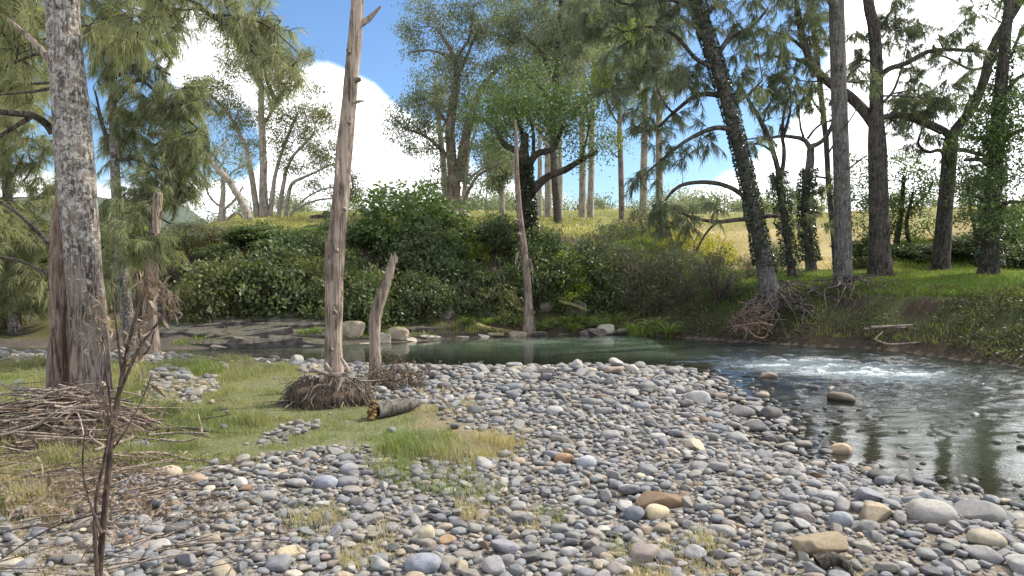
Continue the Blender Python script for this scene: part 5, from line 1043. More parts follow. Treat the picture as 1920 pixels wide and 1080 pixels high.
BU = [(430, 528, 18.6, 50, 'dark', 'dark bush low over the left half of the slab'), (545, 526, 18.7, 50, 'dark', 'dark bush low over the right half of the slab'), (610, 530, 18.7, 50, 'dark', 'low dark bush behind the base of the tall snag'), (680, 500, 19.0, 50, 'dark', 'dark bush seen between the snags halfway up the bank'), (745, 520, 18.9, 46, 'dark', 'low dark bush just right of the short snag'), (840, 515, 18.9, 50, 'dark', 'low dark bush midway between short snag and pale stem'), (900, 505, 19.1, 46, 'dark', 'dark bush halfway up the bank left of the pale stem'), (970, 470, 20.0, 50, 'green', 'leafy bush at the left foot of the twisted tree'), (1040, 505, 19.2, 44, 'grey', 'grey bush halfway up the bank right of the pale stem'), (1130, 500, 19.2, 50, 'grey', 'grey bush over the dark hollow'), (1250, 510, 18.7, 54, 'twiggy', 'low brown tangle at the right end of the thicket'),
 (1640, 478, 24.3, 36, 'dark', 'dark bush left of the foot of the stout oak on the mound'), (1720, 482, 24.2, 44, 'dark', 'dark shaded bush on the near side of the mound between stout and forked oaks'), (1780, 480, 24.3, 44, 'dark', 'dark shaded bush just behind the foot of the forked oak'), (1825, 476, 24.2, 44, 'dark', 'dark shaded bush between the forked and vine-hung oaks'), (1880, 474, 23.8, 48, 'dark', 'dark shaded bush right behind the foot of the vine-hung oak'), (1935, 470, 23.6, 50, 'dark', 'dark shaded bush cut by the right edge'),
 (350, 462, 19.6, 56, 'grey', 'grey-green bush filling the bank at the left end of the thicket'), (415, 466, 19.6, 58, 'dark', 'dark bush in the middle of the bank above the slab'), (480, 456, 19.7, 58, 'green', 'leafy green bush in the middle of the bank under the many-stemmed gum'), (545, 458, 19.7, 58, 'dark', 'dark bush in the middle of the bank left of the tall snag'), (605, 456, 19.8, 52, 'dark', 'dark bush in the middle of the bank hidden partly by the tall snag'), (320, 510, 19.0, 44, 'twiggy', 'dry tangle at the lower left end of the thicket'), (380, 540, 18.4, 44, 'twiggy', 'dry stems below the left end of the thicket'), (500, 535, 18.5, 46, 'dark', 'lowest dark bush above the middle of the slab'), (1180, 520, 18.9, 46, 'twiggy', 'brown twigs inside the dark hollow'), (1010, 450, 20.4, 44, 'green', 'leafy bush at the right foot of the twisted tree'),
 (800, 400, 21.8, 44, 'dark', 'dark bush on the crest left of the dark-limbed gum'), (830, 430, 20.4, 44, 'green', 'leafy green bush below the dark-limbed gum'), (345, 470, 19.5, 60, 'dark', 'dark bush at the left end of the far bank thicket'), (400, 440, 21, 60, 'grey', 'dull green shrub on top of the bank below the pale crooked tree'), (440, 478, 18.6, 60, 'dark', 'glossy dark bush overhanging the rock slab at its left'),
 (490, 420, 20.5, 64, 'dark', 'rounded dark bush below the many-stemmed gum'), (520, 470, 18.6, 56, 'dark', 'dense dark bush just above the rock slab'), (560, 422, 20.5, 60, 'green', 'lighter green bush on the bank crest left of the tall snag'), (590, 480, 18.8, 58, 'dark', 'dark bush immediately left of the tall snag'),
 (625, 418, 21.5, 56, 'dark', 'bush on the bank crest directly behind the tall snag'), (655, 470, 19.2, 56, 'green', 'leafy bush showing between the two snags'), (690, 424, 20.8, 56, 'dark', 'dark bush on the crest right of the tall snag'), (715, 480, 19.3, 56, 'dark', 'dark bush behind the tip of the short snag'),
 (765, 366, 22.0, 60, 'green', 'tall rounded green bush standing above the rest of the thicket'), (735, 410, 21, 50, 'green', 'green bush at the left foot of the tall rounded one'), (790, 425, 20.3, 56, 'dark', 'dark bush below the tall rounded green one'), (770, 490, 19.2, 52, 'dark', 'dark glossy bush low on the bank right of the short snag'),
 (830, 480, 19.2, 58, 'dark', 'dark glossy bush overhanging the bank left of the pale stem'), (850, 412, 21.2, 50, 'dark', 'bush at the foot of the dark-limbed gum'), (880, 440, 19.6, 44, 'lime', 'lime green vine patch left of the pale stem'), (900, 405, 21.6, 50, 'green', 'bush on the crest right of the dark-limbed gum'),
 (890, 478, 19.4, 54, 'dark', 'dark bush below the lime vine patch'), (935, 415, 20.8, 50, 'dark', 'dark bush left of the twisted ivy-clad tree'), (950, 480, 19.5, 48, 'twiggy', 'bare brown tangle behind the pale stem'), (930, 520, 18.9, 44, 'dark', 'low dark bush hanging on the bank behind the pale stem'),
 (1030, 410, 20.4, 46, 'grey', 'olive shrub right of the twisted ivy-clad tree'), (1040, 470, 20, 40, 'dark', 'dark bush right of the pale stem'), (1058, 452, 18.9, 40, 'lime', 'bright yellow-green vine curtain right of the pale stem'), (1066, 486, 18.6, 30, 'lime', 'lower tongue of the bright yellow-green vine curtain'),
 (1100, 480, 19.4, 46, 'dark', 'dark leafy bush right of the bright vine curtain'), (1085, 520, 18.9, 44, 'dark', 'low dark bush under the bright vine curtain'), (1010, 520, 19, 40, 'twiggy', 'tangled twigs on the bank just right of the pale stem'), (1140, 440, 20.4, 50, 'grey', 'grey shrub on the bank crest right of the bright vine curtain'),
 (1160, 478, 19.3, 54, 'twiggy', 'leggy grey tangle above the dark hollow in the bank'), (1210, 435, 19.9, 52, 'grey', 'feathery grey shrub in the right half of the thicket'), (1230, 380, 22, 34, 'grey', 'dark feathery shrub poking up on the crest before the yellow field'), (1215, 490, 19, 56, 'twiggy', 'brown tangle hanging over the dark hollow'),
 (1270, 455, 19.6, 56, 'grey', 'grey-green shrub left of the leaning ivy tree'), (1290, 500, 18.7, 56, 'twiggy', 'brown leafless tangle left of the leaning ivy tree'), (1340, 455, 19.4, 50, 'grey', 'dusty grey shrub nearest the leaning ivy tree'), (1350, 500, 18.7, 46, 'twiggy', 'brown tangle at the foot of the leaning ivy tree'),
 (1300, 415, 22.5, 60, 'yellow', 'yellow flowering shrub beyond the grey shrubs'), (1262, 420, 22.2, 36, 'yellow', 'smaller yellow flowering shrub left of the larger one'), (1380, 430, 22.5, 44, 'yellow', 'yellow-green shrub just left of the ivy-covered trunk'), (1165, 405, 24, 50, 'grey', 'grey-green scrub on the crest under the lime-green young gum'),
 (1420, 470, 20.5, 36, 'grey', 'shrub right behind the leaning ivy trunk'), (1455, 450, 22.0, 36, 'grey', 'thin shrub between the leaning ivy tree and the slim crooked tree'), (1545, 425, 25, 40, 'yellow', 'yellow-green bush seen between the candelabra tree and the grey oak'), (1500, 455, 24, 34, 'grey', 'small shrub behind the slim crooked tree'),
 (1620, 440, 25.5, 36, 'green', 'leafy bush between the grey oak and the stout oak'), (1690, 480, 25.0, 40, 'dark', 'dark bush on the mound right of the stout oak'), (1740, 470, 25.5, 44, 'dark', 'dark bush on the mound left of the forked oak'), (1800, 472, 25.5, 46, 'dark', 'dark bush on the mound right of the forked oak'),
 (1860, 468, 25.5, 50, 'dark', 'dark bush on the mound behind the vine-hung oak'), (1910, 470, 25, 50, 'dark', 'dark bush on the mound at the right edge'), (1900, 400, 27, 50, 'green', 'pale green bush above the mound at the right edge'), (1660, 500, 24, 34, 'twiggy', 'twiggy undergrowth at the foot of the stout oak'),
 (300, 500, 18.5, 50, 'grey', 'grey-green shrub behind the snapped trunk'), (60, 560, 19, 60, 'dark', 'dark shrub behind the far left oaks'), (130, 590, 18, 50, 'dark', 'dark low bush seen behind the lichen-spotted trunk'), (215, 570, 18, 50, 'grey', 'grey-green bush right of the lichen-spotted trunk'),
 (10, 600, 17.6, 50, 'twiggy', 'dry tangle on the bank at the far left'), (250, 540, 20, 50, 'lime', 'pale green bush lit behind the mottled oak'), (150, 510, 22, 60, 'lime', 'pale green bush on the bank behind the lichen-spotted trunk'), (340, 425, 34, 30, 'grey', 'small pale bush on the far slope in the left gap'), (360, 432, 33, 26, 'grey', 'small pale bush right of the other one in the left gap'),
 (460, 500, 18.1, 44, 'dark', 'low dark bush hanging above the middle of the slab'), (640, 520, 18.6, 44, 'twiggy', 'bare stems under the bushes right of the tall snag'), (560, 520, 18.3, 50, 'dark', 'low dark bush over the right end of the slab'), (700, 525, 18.8, 44, 'dark', 'low dark bush behind the short snag'), (800, 535, 18.7, 48, 'dark', 'lowest dark bush right of the short snag'), (870, 530, 18.8, 46, 'twiggy', 'bare hanging stems left of the pale stem'),
 (380, 510, 18.2, 46, 'dark', 'dark bush drooping at the left top of the slab'), (1140, 535, 18.6, 40, 'dark', 'low dark bush at the back of the hollow'), (670, 395, 26, 40, 'grey', 'thin shrub on the skyline right of the tall snag')]
for b in BU: bush(*b, group='bushes on the far bank', hang=.65 if b[2] < 19.6 and b[0] < 1320 and b[0] > 320 else 0.)

# strappy tussocks along the far waterline
def tuss_proto(seed, n=110):
    g = np.random.default_rng(seed); mb = MB()
    for i in range(n):
        a = g.uniform(0, 6.28); L = g.uniform(.5, 1.); o = g.uniform(.25, .9)
        p = bez(np.array([g.normal() * .06, g.normal() * .06, 0]), np.array([math.cos(a) * o * .35, math.sin(a) * o * .35, L * .95]), np.array([math.cos(a) * o, math.sin(a) * o, L * g.uniform(.25, .85)]), 5)
        ribbon(mb, p, np.array([.03, .034, .03, .02, .004]), g.uniform(0, 1), 0, g)
    return mb.mesh('tussock', M['strap'])
TP = [tuss_proto(750 + i) for i in range(4)]
TU = [(915, 596, 17.9, 'at the left end of the row, by the mossy log end'), (940, 596, 18.1, 'left of the pale stem, fullest of that side'), (962, 592, 18.2, 'close on the left of the pale stem'), (1012, 600, 18.0, 'close on the right of the pale stem'), (1035, 596, 18.2, 'second to the right of the pale stem'),
      (1060, 592, 18.4, 'under the mossy leaning branch'), (1085, 588, 18.5, 'right of the mossy leaning branch, the largest'), (1108, 590, 18.4, 'above the sandy tip of the far shore'), (1125, 596, 18.2, 'just right of the sandy tip of the far shore'), (1185, 600, 18.0, 'at the left foot of the sunny grass slope'), (1205, 606, 17.7, 'hanging over the water below the sunny grass slope'),
      (1230, 592, 17.8, 'on the sunny grass slope'), (590, 622, 16.0, 'on the shore left of the tall snag'), (570, 628, 15.9, 'at the right end of the rock slab'), (1150, 585, 18.6, 'in the shade behind the far shore'), (1255, 600, 17.3, 'at the right end of the row'), (875, 610, 17.7, 'in the shade at the left end of the far shore'), (1075, 604, 18.1, 'at the water edge below the largest tussock')]
for i, (px, tp, d, lab) in enumerate(TU):
    x = (px - 960) / F * d; z0 = H(x, d); h = max(P(px, tp - 8, d)[2] - z0, .28)
    o = link('strappy_tussock', TP[i % 4], None, (x, d, z0 - .02)); s = min(h, .62)
    o.scale = (s * 1.25, s * 1.25, s * 1.05); o.rotation_euler = (0, 0, random.uniform(0, 6)); tag(o, 'strap-leaved green tussock ' + lab, 'tussock', 'strappy tussocks along the far waterline')

# rocks of the far shore
def rock(px, py, d, w, h, matn, label, seed, box=4., cuts=4, flatz=1., tilt=0, name='rock', cat='rock'):
    x = (px - 960) / F * d; a = w / 2 / F * d; c = h / 2 / F * d
    v, f = rock_shape(3, seed, box, .16, (a, max(a * .7, .1), c * 1.25), cuts, .03)
    g = np.random.default_rng(seed); v = v @ rotm(g.uniform(-.1, .1), tilt + g.uniform(-.12, .12), g.uniform(-.4, .4)).T
    mb = MB(); mb.add(v, f); o = link(name, mb.mesh(name, M[matn], smooth=False), None, P(px, py, d)); return tag(o, label, cat)
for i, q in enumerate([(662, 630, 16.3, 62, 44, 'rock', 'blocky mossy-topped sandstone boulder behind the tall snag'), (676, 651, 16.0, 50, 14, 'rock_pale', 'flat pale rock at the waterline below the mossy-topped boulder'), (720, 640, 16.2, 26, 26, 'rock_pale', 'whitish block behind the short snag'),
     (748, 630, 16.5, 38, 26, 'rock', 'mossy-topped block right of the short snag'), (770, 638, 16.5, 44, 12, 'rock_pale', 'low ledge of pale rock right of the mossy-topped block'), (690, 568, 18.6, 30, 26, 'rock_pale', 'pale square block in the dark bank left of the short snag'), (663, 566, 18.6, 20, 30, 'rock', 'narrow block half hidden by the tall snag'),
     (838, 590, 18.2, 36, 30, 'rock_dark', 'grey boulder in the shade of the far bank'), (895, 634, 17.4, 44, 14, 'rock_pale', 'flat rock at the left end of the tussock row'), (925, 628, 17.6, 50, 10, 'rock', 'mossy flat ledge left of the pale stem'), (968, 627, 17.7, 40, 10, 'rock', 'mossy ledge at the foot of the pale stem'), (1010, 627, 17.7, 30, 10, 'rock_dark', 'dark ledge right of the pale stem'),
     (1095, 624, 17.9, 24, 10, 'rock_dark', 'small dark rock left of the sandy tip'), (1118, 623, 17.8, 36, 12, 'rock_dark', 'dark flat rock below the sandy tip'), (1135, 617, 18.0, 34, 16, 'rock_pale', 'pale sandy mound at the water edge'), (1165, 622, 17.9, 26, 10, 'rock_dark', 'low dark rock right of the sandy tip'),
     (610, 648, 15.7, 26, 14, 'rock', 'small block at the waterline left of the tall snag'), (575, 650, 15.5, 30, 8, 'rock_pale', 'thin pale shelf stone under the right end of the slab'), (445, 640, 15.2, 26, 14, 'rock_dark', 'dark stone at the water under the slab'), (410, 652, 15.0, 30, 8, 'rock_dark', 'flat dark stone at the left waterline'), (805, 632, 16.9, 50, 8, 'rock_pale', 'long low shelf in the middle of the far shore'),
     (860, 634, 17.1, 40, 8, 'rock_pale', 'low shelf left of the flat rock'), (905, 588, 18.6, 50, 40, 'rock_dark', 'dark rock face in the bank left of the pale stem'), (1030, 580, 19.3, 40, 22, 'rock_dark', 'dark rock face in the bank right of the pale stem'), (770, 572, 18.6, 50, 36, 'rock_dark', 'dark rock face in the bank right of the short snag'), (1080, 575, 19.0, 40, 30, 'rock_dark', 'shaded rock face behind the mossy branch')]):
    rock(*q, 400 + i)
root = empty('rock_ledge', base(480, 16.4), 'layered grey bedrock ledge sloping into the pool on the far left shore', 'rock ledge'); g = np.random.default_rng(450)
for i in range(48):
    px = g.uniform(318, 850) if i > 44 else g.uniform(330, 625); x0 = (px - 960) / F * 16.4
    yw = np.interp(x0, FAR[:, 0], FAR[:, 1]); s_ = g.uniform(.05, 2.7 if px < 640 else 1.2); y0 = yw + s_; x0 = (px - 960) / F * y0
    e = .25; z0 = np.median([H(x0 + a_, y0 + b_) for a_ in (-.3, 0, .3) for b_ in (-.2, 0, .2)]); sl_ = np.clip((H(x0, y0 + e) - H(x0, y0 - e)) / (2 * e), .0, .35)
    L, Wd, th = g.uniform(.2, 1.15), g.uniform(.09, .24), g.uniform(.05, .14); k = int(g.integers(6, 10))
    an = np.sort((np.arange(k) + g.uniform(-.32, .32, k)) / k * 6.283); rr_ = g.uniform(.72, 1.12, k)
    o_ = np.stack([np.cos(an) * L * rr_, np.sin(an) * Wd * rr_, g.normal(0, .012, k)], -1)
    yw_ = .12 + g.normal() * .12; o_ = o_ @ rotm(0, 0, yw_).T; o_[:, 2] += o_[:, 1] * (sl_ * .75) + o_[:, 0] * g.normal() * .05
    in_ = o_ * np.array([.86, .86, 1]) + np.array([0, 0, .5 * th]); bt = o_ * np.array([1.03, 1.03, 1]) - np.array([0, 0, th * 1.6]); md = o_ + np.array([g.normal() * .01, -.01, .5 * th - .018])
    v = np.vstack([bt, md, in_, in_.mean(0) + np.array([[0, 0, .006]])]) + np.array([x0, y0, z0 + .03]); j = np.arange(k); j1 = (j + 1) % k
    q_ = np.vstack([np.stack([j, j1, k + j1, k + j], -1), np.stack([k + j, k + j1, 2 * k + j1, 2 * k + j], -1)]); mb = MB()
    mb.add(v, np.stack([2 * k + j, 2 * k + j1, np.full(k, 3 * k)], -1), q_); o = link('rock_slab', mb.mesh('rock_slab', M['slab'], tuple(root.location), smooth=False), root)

def stick(mb, pts3, r0, r1, seed=0): pth = catmull(pts3, 4); tube(mb, pth, np.linspace(r0, r1, len(pth)), 5, 0, .15, True, seed)
def lone(name, label, L, matn, cat='branch'):
    mb = MB()
    for k, (pts_, w0, w1) in enumerate(L):
        p = np.array([P(*q) for q in pts_]); d = pts_[0][2]; stick(mb, p, w0 / 2 / F * d, w1 / 2 / F * d, k)
    o = mb.build(name, M[matn]); return tag(o, label, cat)
lone('mossy_branch', 'moss-green fallen branch sloping to the far shore right of the pale stem', [([(1050, 566, 18.8), (1075, 572, 18.6), (1100, 582, 18.4)], 8, 5), ([(1060, 568, 18.8), (1062, 562, 18.8), (1050, 558, 18.8)], 4, 2)], 'mosslog', 'fallen branch')
lone('mossy_log', 'cut mossy log end lying at the left end of the tussocks', [([(893, 611, 17.6), (920, 618, 17.6), (960, 622, 17.8)], 13, 9)], 'mosslog', 'log')
lone('fallen_branch', 'pale straight fallen branch lying along the right bank', [([(1632, 614, 15.0), (1690, 611, 15.2), (1752, 608, 15.5)], 6, 4), ([(1620, 617, 15.0), (1650, 614, 15.1), (1700, 614, 15.2)], 4, 3)], 'drift')
lone('fallen_branch', 'kinked dead branch just above the water on the right bank', [([(1640, 636, 14.6), (1665, 645, 14.5), (1700, 644, 14.5), (1740, 640, 14.6)], 4, 3), ([(1745, 640, 14.6), (1780, 648, 14.3), (1815, 648, 14.0)], 4, 3), ([(1640, 636, 14.6), (1655, 622, 14.8)], 3, 2)], 'drift')
lone('fallen_branch', 'thin crossed sticks right of the straight oak on the bank', [([(1600, 560, 17.6), (1640, 552, 17.8), (1680, 548, 18)], 5, 3), ([(1600, 566, 17.4), (1640, 562, 17.5), (1660, 570, 17.4)], 4, 2)], 'root')
lone('floating_stick', 'dark stick lying at the left edge of the pool', [([(368, 668, 13.6), (400, 667, 13.6), (430, 670, 13.5)], 5, 3)], 'drift_dark', 'stick')
lone('fallen_log', 'dark fallen log on the bank behind the lichen-spotted trunk', [([(-40, 676, 14.6), (40, 674, 14.6), (110, 672, 14.7)], 14, 12), ([(60, 690, 14.2), (90, 685, 14.2), (110, 683, 14.3)], 6, 4)], 'bark_dark', 'log')
lone('cut_log', 'dark log with a squared stump on the skyline left of the tall snag', [([(582, 410, 34), (605, 407, 34), (628, 404, 34)], 12, 14), ([(612, 408, 34), (613, 398, 34)], 16, 17)], 'bark_dark', 'log')
lone('sunken_branch', 'black branch breaking the bright water at the right', [([(1700, 770, 8.9), (1740, 771, 8.9), (1780, 773, 8.85)], 5, 3), ([(1770, 778, 8.8), (1785, 785, 8.7), (1780, 775, 8.85)], 5, 3)], 'bark_dark')
lone('stick', 'dark stick propped on the turf right of the sawn log', [([(842, 870, 5.75), (868, 852, 5.9), (898, 832, 6.1)], 4, 2.5)], 'drift_dark', 'stick')
lone('bark_curl', 'dark curled bark below the large flat tan rock at the bottom edge', [([(1534, 1058, 3.66), (1558, 1048, 3.66), (1586, 1060, 3.62), (1602, 1085, 3.55)], 36, 12)], 'bark_dark', 'bark')
lone('dry_stem', 'thin pale stem bent across the large flat tan rock', [([(1535, 1062, 3.8), (1534, 1040, 3.9), (1545, 1022, 3.95), (1562, 1014, 4)], 3.5, 2)], 'drift', 'stick')
# driftwood heap at the foot of the leaning oak
root = empty('driftwood_heap', P(1410, 610, 16.0), 'reddish driftwood tangle at the water below the leaning ivy tree', 'driftwood')
g = np.random.default_rng(61)
for i in range(80):
    c = P(1408 + g.normal() * 20, 602 + g.normal() * 12, 15.9 + g.normal() * .2); dv = unit(g.normal(size=3) * np.array([1, .5, .4])) * g.uniform(.12, .4)
    mb = MB(); stick(mb, [c - dv, c + g.normal(size=3) * .04, c + dv], g.uniform(.006, .014), .004, i); mb.build('stick', M['drift_red'], root)
for L in ([(1376, 622, 15.7), (1388, 612, 15.7), (1400, 622, 15.6), (1396, 634, 15.6)], [(1395, 612, 15.7), (1415, 630, 15.5), (1430, 634, 15.5), (1440, 628, 15.5)], [(1378, 612, 15.7), (1420, 606, 15.7), (1450, 610, 15.7)]):
    mb = MB(); stick(mb, [P(*q) for q in L], .03, .014, 3); mb.build('branch', M['drift_red'], root)

# ------------------------------------------------------------------ flood debris around the lichen-spotted oak
root = empty('debris_heap', (*base(170, 6.7)[:2], 0.), 'heap of grey flood sticks and roots banked round the foot of the lichen-spotted oak', 'flood debris')
tb = base(168, 7.2); g = np.random.default_rng(62)
def heapz(x, y): return max(H(x, y), .42 * math.exp(-((x - tb[0] - .05) / .64) ** 2 - ((y - 6.75) / .62) ** 2) - .05)
mb = MB(); gx, gy = np.meshgrid(np.linspace(-1.9, 1.9, 60), np.linspace(-1.4, 1.3, 44)); hz = np.vectorize(heapz)(gx + tb[0], gy + 6.75) - .03 + .05 * (fbm(gx * 6, gy * 6, 3, 8) - .5)
hz = np.where(hz < Hf(gx + tb[0], gy + 6.75) + .005, Hf(gx + tb[0], gy + 6.75) - .05, hz)
ii = np.arange(gx.size).reshape(gx.shape); mb.add(np.stack([gx + tb[0], gy + 6.75, hz], -1), None, np.stack([ii[:-1, :-1], ii[:-1, 1:], ii[1:, 1:], ii[1:, :-1]], -1).reshape(-1, 4)); mb.build('matted_core', M['root_dark'], root)
for i in range(230):
    x = tb[0] + .05 + g.normal() * .52; y = 6.55 + g.normal() * .36
    if math.hypot(x - tb[0], y - 7.2) < .26: continue
    z = heapz(x, y) + g.uniform(.0, .06); a = g.normal() * .75 + (0 if g.uniform() < .75 else 1.2); l = g.uniform(.08, .42) * (1.4 if i < 40 else 1)
    dv = np.array([math.cos(a), math.sin(a) * .6, 0]) * l; p0, p1 = np.array([x, y, z]) - dv, np.array([x, y, z]) + dv
    for q in (p0, p1): q[2] = max(heapz(q[0], q[1]) + .01, q[2] - .02 + g.normal() * .06)
    mid = (p0 + p1) / 2 + g.normal(size=3) * l * .12; mid[2] = max(mid[2], heapz(mid[0], mid[1]) + .015)
    r0 = g.uniform(.004, .012) if i > 26 else g.uniform(.012, .022)
    mb = MB(); stick(mb, [p0, mid, p1], r0, r0 * .45, i); mb.build('stick', M[('drift', 'drift', 'drift_dark', 'drift', 'root')[i % 5]], root)
for k, (L, w) in enumerate((([(80, 778, 6.5), (120, 768, 6.5), (170, 762, 6.5), (215, 760, 6.5)], 12), ([(0, 718, 6.9), (35, 738, 6.8), (70, 757, 6.7), (100, 767, 6.6)], 5), ([(300, 782, 6.3), (312, 765, 6.3), (325, 757, 6.3), (335, 755, 6.3)], 5),
     ([(280, 816, 6.2), (320, 812, 6.2), (360, 811, 6.1), (392, 813, 6.1)], 5), ([(230, 853, 5.8), (270, 850, 5.8), (310, 851, 5.8), (345, 860, 5.75), (372, 864, 5.7)], 8), ([(300, 824, 6.1), (340, 828, 6.1), (375, 820, 6.1)], 6), ([(100, 800, 6.3), (150, 805, 6.3), (220, 808, 6.3)], 7), ([(90, 880, 5.8), (150, 868, 5.8), (210, 858, 5.8)], 6), ([(60, 795, 6.4), (100, 790, 6.3), (180, 788, 6.2)], 6))):
    d = L[0][2]; mb = MB(); stick(mb, [P(*q) for q in L], w / 2 / F * d, w / 4 / F * d, k); mb.build('branch', M['drift'], root)
# bracken-dry litter and sticks in the bottom left corner
root = empty('stick_litter', (-2.4, 3.8, 0.), 'sprawl of dry sticks in the bottom left corner round the dead stalk', 'sticks')
for i in range(120):
    y = g.uniform(2.7, 5.6); x = -(.52 + g.uniform(-.14, .30)) * y; a = g.normal() * .6 + .6; l = g.uniform(.08, .36)
    z = H(x, y) + g.uniform(.03, .14); tl = g.normal() * .12
    dv = np.array([math.cos(a) * l, math.sin(a) * l, tl * l]); c = np.array([x, y, z])
    r0 = g.uniform(.003, .008); mb = MB(); stick(mb, [c - dv, c + g.normal(size=3) * .02, c + dv], r0, r0 * .5, i); mb.build('stick', M[('drift', 'root', 'drift', 'stalk')[i % 4]], root)
mb = MB()
n = 7000; y = g.uniform(2.6, 5.8, n); x = -(.58 + g.normal(0, .11, n)) * y; k_ = (fbm(x * 2.2, y * 2.2, 3, 66) > .45) & (x < -.9); x, y = x[k_], y[k_]
n = len(x); c = np.stack([x, y, Hf(x, y) + g.uniform(.02, .09, n)], -1)
add_leaves(mb, c, unit(g.normal(size=(n, 3)) * np.array([1, 1, .5])), .055 * g.uniform(.5, 1.4, n), .014, g.uniform(0, 1, n), 0, g)
tag(mb.build('leaf_litter', M['dead_leaf']), 'brown dead leaf litter among the stones at the lower left', 'leaf litter', kind='stuff')

# the dead stalk in front, and the wiry dead scrub by the short snag
root = empty('dead_stalk', base(165, 2.9), 'tall dead brown weed stalk hung with shrivelled leaves in the left foreground', 'dead plant')
DS = [([(178, 1275, 13), (186, 1080, 12), (196, 960, 11), (212, 800, 10), (232, 690, 8), (250, 610, 7), (268, 560, 5), (290, 505, 3)], 2.9), ([(184, 1120, 8), (178, 960, 7), (200, 840, 5), (214, 770, 4)], 2.85), ([(228, 700, 5), (218, 610, 4), (212, 560, 3), (209, 500, 2)], 2.9), ([(222, 740, 6), (262, 650, 5), (300, 600, 4), (318, 560, 2)], 2.88),
      ([(250, 615, 4), (262, 560, 3), (268, 530, 2)], 2.9), ([(190, 1000, 6), (165, 930, 4), (155, 870, 3), (160, 800, 2)], 2.8), ([(232, 690, 4), (275, 660, 3), (290, 620, 2)], 2.95), ([(212, 800, 5), (205, 740, 4), (198, 680, 3)], 2.86), ([(196, 960, 5), (120, 980, 4), (60, 1010, 3), (0, 1050, 2)], 2.9), ([(206, 850, 4), (240, 800, 3), (270, 740, 2.5), (285, 700, 2)], 2.9)]
for k, (L, d) in enumerate(DS):
    L = [(q[0], q[1], q[2] * 1.1) for q in L]; pth = catmull([P(q[0], q[1], d + .03 * math.sin(i_ * 2 + k)) for i_, q in enumerate(L)], 6); w = np.interp(np.linspace(0, 1, len(pth)), np.linspace(0, 1, len(L)), [q[2] for q in L]) / 2 / F * d
    mb = MB(); tube(mb, pth, w, 6, 0, .15, True, k); mb.build('stem', M['stalk'], root)
for k, (px, py, n, rx, ry) in enumerate(((203, 735, 16, 6, 18), (285, 560, 14, 10, 20), (268, 600, 9, 8, 14), (210, 500, 0, 4, 8), (260, 680, 12, 12, 14), (280, 720, 14, 10, 16), (158, 850, 12, 8, 24), (190, 950, 16, 14, 30), (165, 1000, 14, 20, 24), (250, 640, 10, 10, 12), (205, 590, 8, 6, 16), (200, 780, 8, 6, 16), (120, 900, 9, 16, 20), (320, 570, 7, 6, 12), (240, 1000, 10, 20, 20), (80, 860, 9, 20, 16), (40, 930, 9, 24, 20))):
    for i in range(n):
        a = P(px + g.normal() * rx, py + g.normal() * ry, 2.9 + g.normal() * .03); dv = unit(g.normal(size=3) * .5 + np.array([0, 0, -.9])); l = g.uniform(.03, .07)
        mb = MB(); ribbon(mb, catmull([a, a + dv * l * .5 + g.normal(size=3) * .008, a + dv * l + g.normal(size=3) * .01], 2), g.uniform(.008, .017) * np.array([.3, 1, .9, .6, .15]), g.uniform(0, .8), 0, g)
        mb.build('dead_leaf', M['dead_leaf'], root)
def scrub(label, px, py, d, n, rx, hh, seed):
    g = np.random.default_rng(seed); b = base(px, d); r = empty('dead_scrub', b, label, 'dead plant')
    for i in range(n):
        x = b[0] + g.normal() * rx; y = b[1] + g.normal() * rx * .5; z = H(x, y); L = hh * g.uniform(.4, 1.2)
        p = [np.array([x, y, z]), np.array([x + g.normal() * .05, y, z + L * .5]), np.array([x + g.normal() * .14, y + g.normal() * .08, z + L])]
        mb = MB(); stick(mb, p, .005, .002, i); add_leaves(mb, np.repeat(catmull(p, 4)[2:], 3, 0), rdir(3 * (len(catmull(p, 4)) - 2), g), .04, .012, .2, 1, g); mb.build('twig', [M['stalk'], M['dead_leaf']], r)
scrub('wiry brown dead scrub at the foot of the short snag', 735, 735, 9.1, 60, .22, .26, 71)
scrub('tall dry weed stalks standing beside the short snag against the pool', 745, 700, 10.2, 16, .28, .42, 72)

# ------------------------------------------------------------------ grass
def blades(mb, x, y, h, w, tone, g, lean=.5, z=None):
    n = len(x); z = Hf(x, y) if z is None else z
    a = g.uniform(0, 6.28, n); d = np.stack([np.cos(a), np.sin(a), np.zeros(n)], -1); s = np.stack([-np.sin(a), np.cos(a), np.zeros(n)], -1)
    b = np.stack([x, y, z - .01], -1); ln = (g.uniform(.05, 1, n) * lean * h)[:, None]; h = h[:, None]; w = np.broadcast_to(w, (n,))[:, None]
    up = np.array([0, 0, 1.]); m = b + up * h * .6 + d * ln * .35; e = b + up * h * (1 - .25 * ln / h) + d * ln
    v = np.stack([b - s * w * .5, b + s * w * .5, m + s * w * .4, m - s * w * .4, e], 1).reshape(-1, 3); i = np.arange(n)[:, None] * 5
    mb.add(v, i + np.array([[3, 2, 4]]), i + np.arange(4)[None], np.repeat(tone, 5))
g = np.random.default_rng(90)
mb = MB()
n = 560000; y = 3.0 + 11.4 * g.uniform(0, 1, n) ** 1.15; x = g.uniform(-.78, .55, n) * y - .2
tf = turf(x, y); dn, df, wet, far = banks(x, y); patch = fbm(x * 1.3, y * 1.3, 4, 77)
dry = np.zeros(n); lush = np.zeros(n)
for d_ in DRY: dry = np.maximum(dry, soft_in(x, y, d_, .3) * 1.)
for d_ in LUSH: lush = np.maximum(lush, soft_in(x, y, d_, .15) * 1.)
pr = np.maximum.reduce([tf * (.35 + .65 * sm(patch, .30, .5)) * .78, lush * .30, dry * .36 * sm(patch, .30, .5)]); pr = np.where(wet | far | (dn < .12), 0, pr)
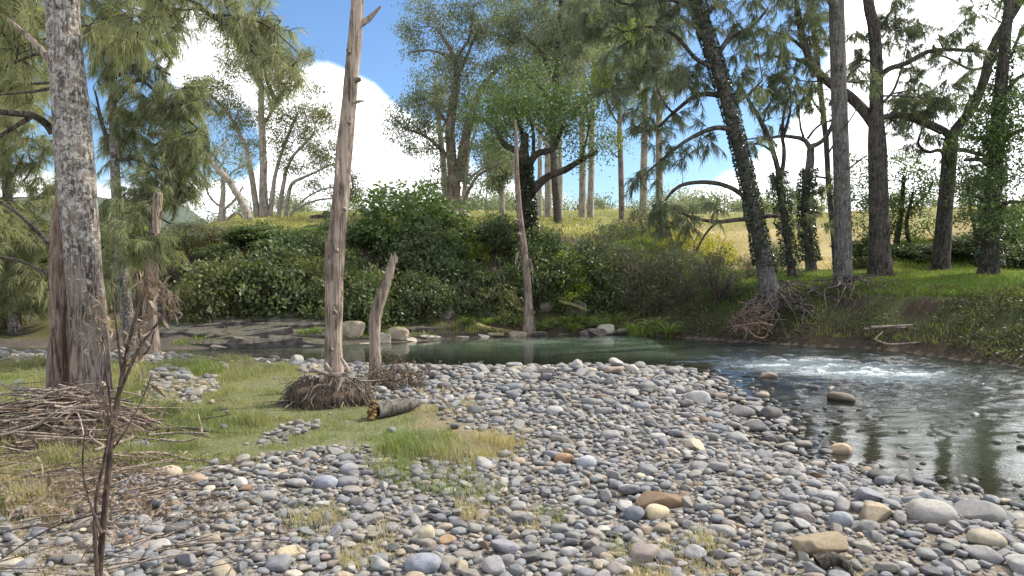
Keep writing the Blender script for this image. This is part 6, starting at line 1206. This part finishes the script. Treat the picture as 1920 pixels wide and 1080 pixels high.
k_ = g.uniform(size=n) < pr; x, y, dry, lush, patch, tf = x[k_], y[k_], dry[k_], lush[k_], patch[k_], tf[k_]; n = len(x); print('blades', n)
tone = np.clip(.34 + 1.7 * (fbm(x * .9 + 9, y * .9, 4, 78) - .5) + .35 * (tf < .9)  + .55 * dry * (1 - lush) - .3 * lush + g.normal(0, .16, n), 0, 1)
h = np.where(lush > 0, .11, .04 + .075 * sm(patch, .35, .65)) * (.6 + 1.1 * sm(fbm(x * 4.5, y * 4.5, 2, 81), .5, .72)) * g.uniform(.5, 1.4, n) * np.where((dry > 0) & (tf < .5) & (lush == 0), .75, 1)
blades(mb, x, y, h, .0028 + .00025 * y, tone, g, 1.1)
tag(mb.build('bar_grass', M['grass']), 'short green and straw grass on the near left of the gravel bar', 'grass', kind='stuff')
# right bank and terrace, bank face weeds, field
mb = MB(); n = 240000; y = 9.5 + 17.5 * g.uniform(0, 1, n); x = y * g.uniform(.12, .95, n)
dn, df, wet, far = banks(x, y); pt = fbm(x * .9, y * .9, 4, 14); pr = np.where(far & (df > .35), np.where(df > 1.9, .85, np.maximum(sm(pt, .48, .62) * .4, .06)), 0)
k_ = (g.uniform(size=n) < pr); x, y, df = x[k_], y[k_], df[k_]; n = len(x)
hh = np.where(df > 1.7, .13, .10) * g.uniform(.5, 1.3, n) * (1 + .5 * sm(df, 4, 9))
blades(mb, x, y, hh, .014, np.clip(.25 + .8 * (fbm(x, y, 3, 33) - .5) + g.normal(0, .15, n), 0, 1), g, .8)
tag(mb.build('terrace_grass', M['terrace_grass']), 'bright backlit grass on the right bank and terrace', 'grass', kind='stuff')
mb = MB()
for i in range(420):
    y = g.uniform(11.6, 18.2); x = y * g.uniform(.12, .72); dn, df, wet, far = banks(np.array([x]), np.array([y]))
    if wet[0] or not far[0] or df[0] > (.9 if i % 3 else 2.): continue
    a = g.uniform(0, 6.28); l = g.uniform(.08, .45); c = np.array([x, y, H(x, y) + .03]); dv = np.array([math.cos(a), math.sin(a) * .6, g.normal() * .25]) * l
    stick(mb, [c - dv, c + g.normal(size=3) * .05, c + dv], g.uniform(.005, .014), .003, i)
tag(mb.build('bank_litter', M['root']), 'dead twigs and roots littering the foot of the right bank', 'twigs', kind='stuff')
mb = MB(); n = 42000; y = 11 + 7.5 * g.uniform(0, 1, n); x = y * g.uniform(.1, .74, n); dn, df, wet, far = banks(x, y)
k_ = far & (df > .04) & (df < 2.6) & (fbm(x * 1.6, y * 1.6, 3, 37) > .47); x, y = x[k_], y[k_]; n = len(x)
add_leaves(mb, np.stack([x, y, Hf(x, y) + g.uniform(0, .13, n)], -1), unit(g.normal(size=(n, 3)) + np.array([0, -.2, .5])), .075 * g.uniform(.5, 1.4, n), .034, np.clip(g.uniform(0, .5, n) + .6 * (fbm(x * 3, y * 3, 2, 39) - .4), 0, 1), 0, g)
tag(mb.build('bank_herbs', M['bush_olive']), 'low leafy herbs covering the shaded face of the right bank', 'weeds', kind='stuff')
mb = MB(); n = 60000; y = 15 + 8 * g.uniform(0, 1, n); x = y * g.uniform(-.75, .2, n)
dn, df, wet, far = banks(x, y); pr = np.where(far & (df > .15), sm(fbm(x * 1.1, y * 1.1, 4, 55), .46, .6) * .8, 0); k_ = g.uniform(size=n) < pr; x, y = x[k_], y[k_]; n = len(x)
blades(mb, x, y, .12 * g.uniform(.4, 1.4, n), .016, np.clip(.35 + g.normal(0, .2, n), 0, 1), g, 1.)
tag(mb.build('bank_weeds', M['terrace_grass']), 'weedy green ground cover on the far left bank', 'weeds', kind='stuff')
mb = MB(); n = 60000; y = 20 * (110 / 20) ** g.uniform(0, 1, n); x = y * g.uniform(-.74, .74, n)
dn, df, wet, far = banks(x, y); k_ = far & (df > np.where(x / y > .2, 9, 5.)) & (fbm(x / 5, y / 5, 3, 71) > .36); x, y = x[k_], y[k_]; n = len(x)
blades(mb, x, y, (.10 + .0012 * y) * g.uniform(.4, 1.4, n), .012 + .0007 * y, np.clip(.3 + .6 * sm(x / y, .1, .3) + g.normal(0, .2, n), 0, 1), g, .9)
tag(mb.build('field_grass', M['field_grass']), 'dry tufted grass on the hillside paddock', 'grass', kind='stuff')

# far-off wood along the skyline
mb = MB(); g = np.random.default_rng(95)
for i in range(150):
    y = g.uniform(118, 240); px = g.choice([g.uniform(880, 1450), g.uniform(1250, 1950), g.uniform(300, 900)], p=[.5, .3, .2]); x = (px - 960) / F * y; z = H(x, y); s = g.uniform(1.6, 4.2)
    m = 420; c = np.array([x, y, z + s * .75]) + g.normal(size=(m, 3)) * np.array([.5, .5, .36]) * s
    tube(mb, np.array([[x, y, z - .3], [x + .1, y, z + s]]), [.16, .06], 4, 1)
    add_leaves(mb, c, rdir(m, g), .42, .26, np.clip(g.uniform(0, .6) + g.uniform(-.1, .4, m), 0, 1), 0, g)
tag(mb.build('distant_wood', [M['gum_leaf'], M['bark_gum']]), 'far-off grey-green wood along the skyline', 'trees', kind='stuff')
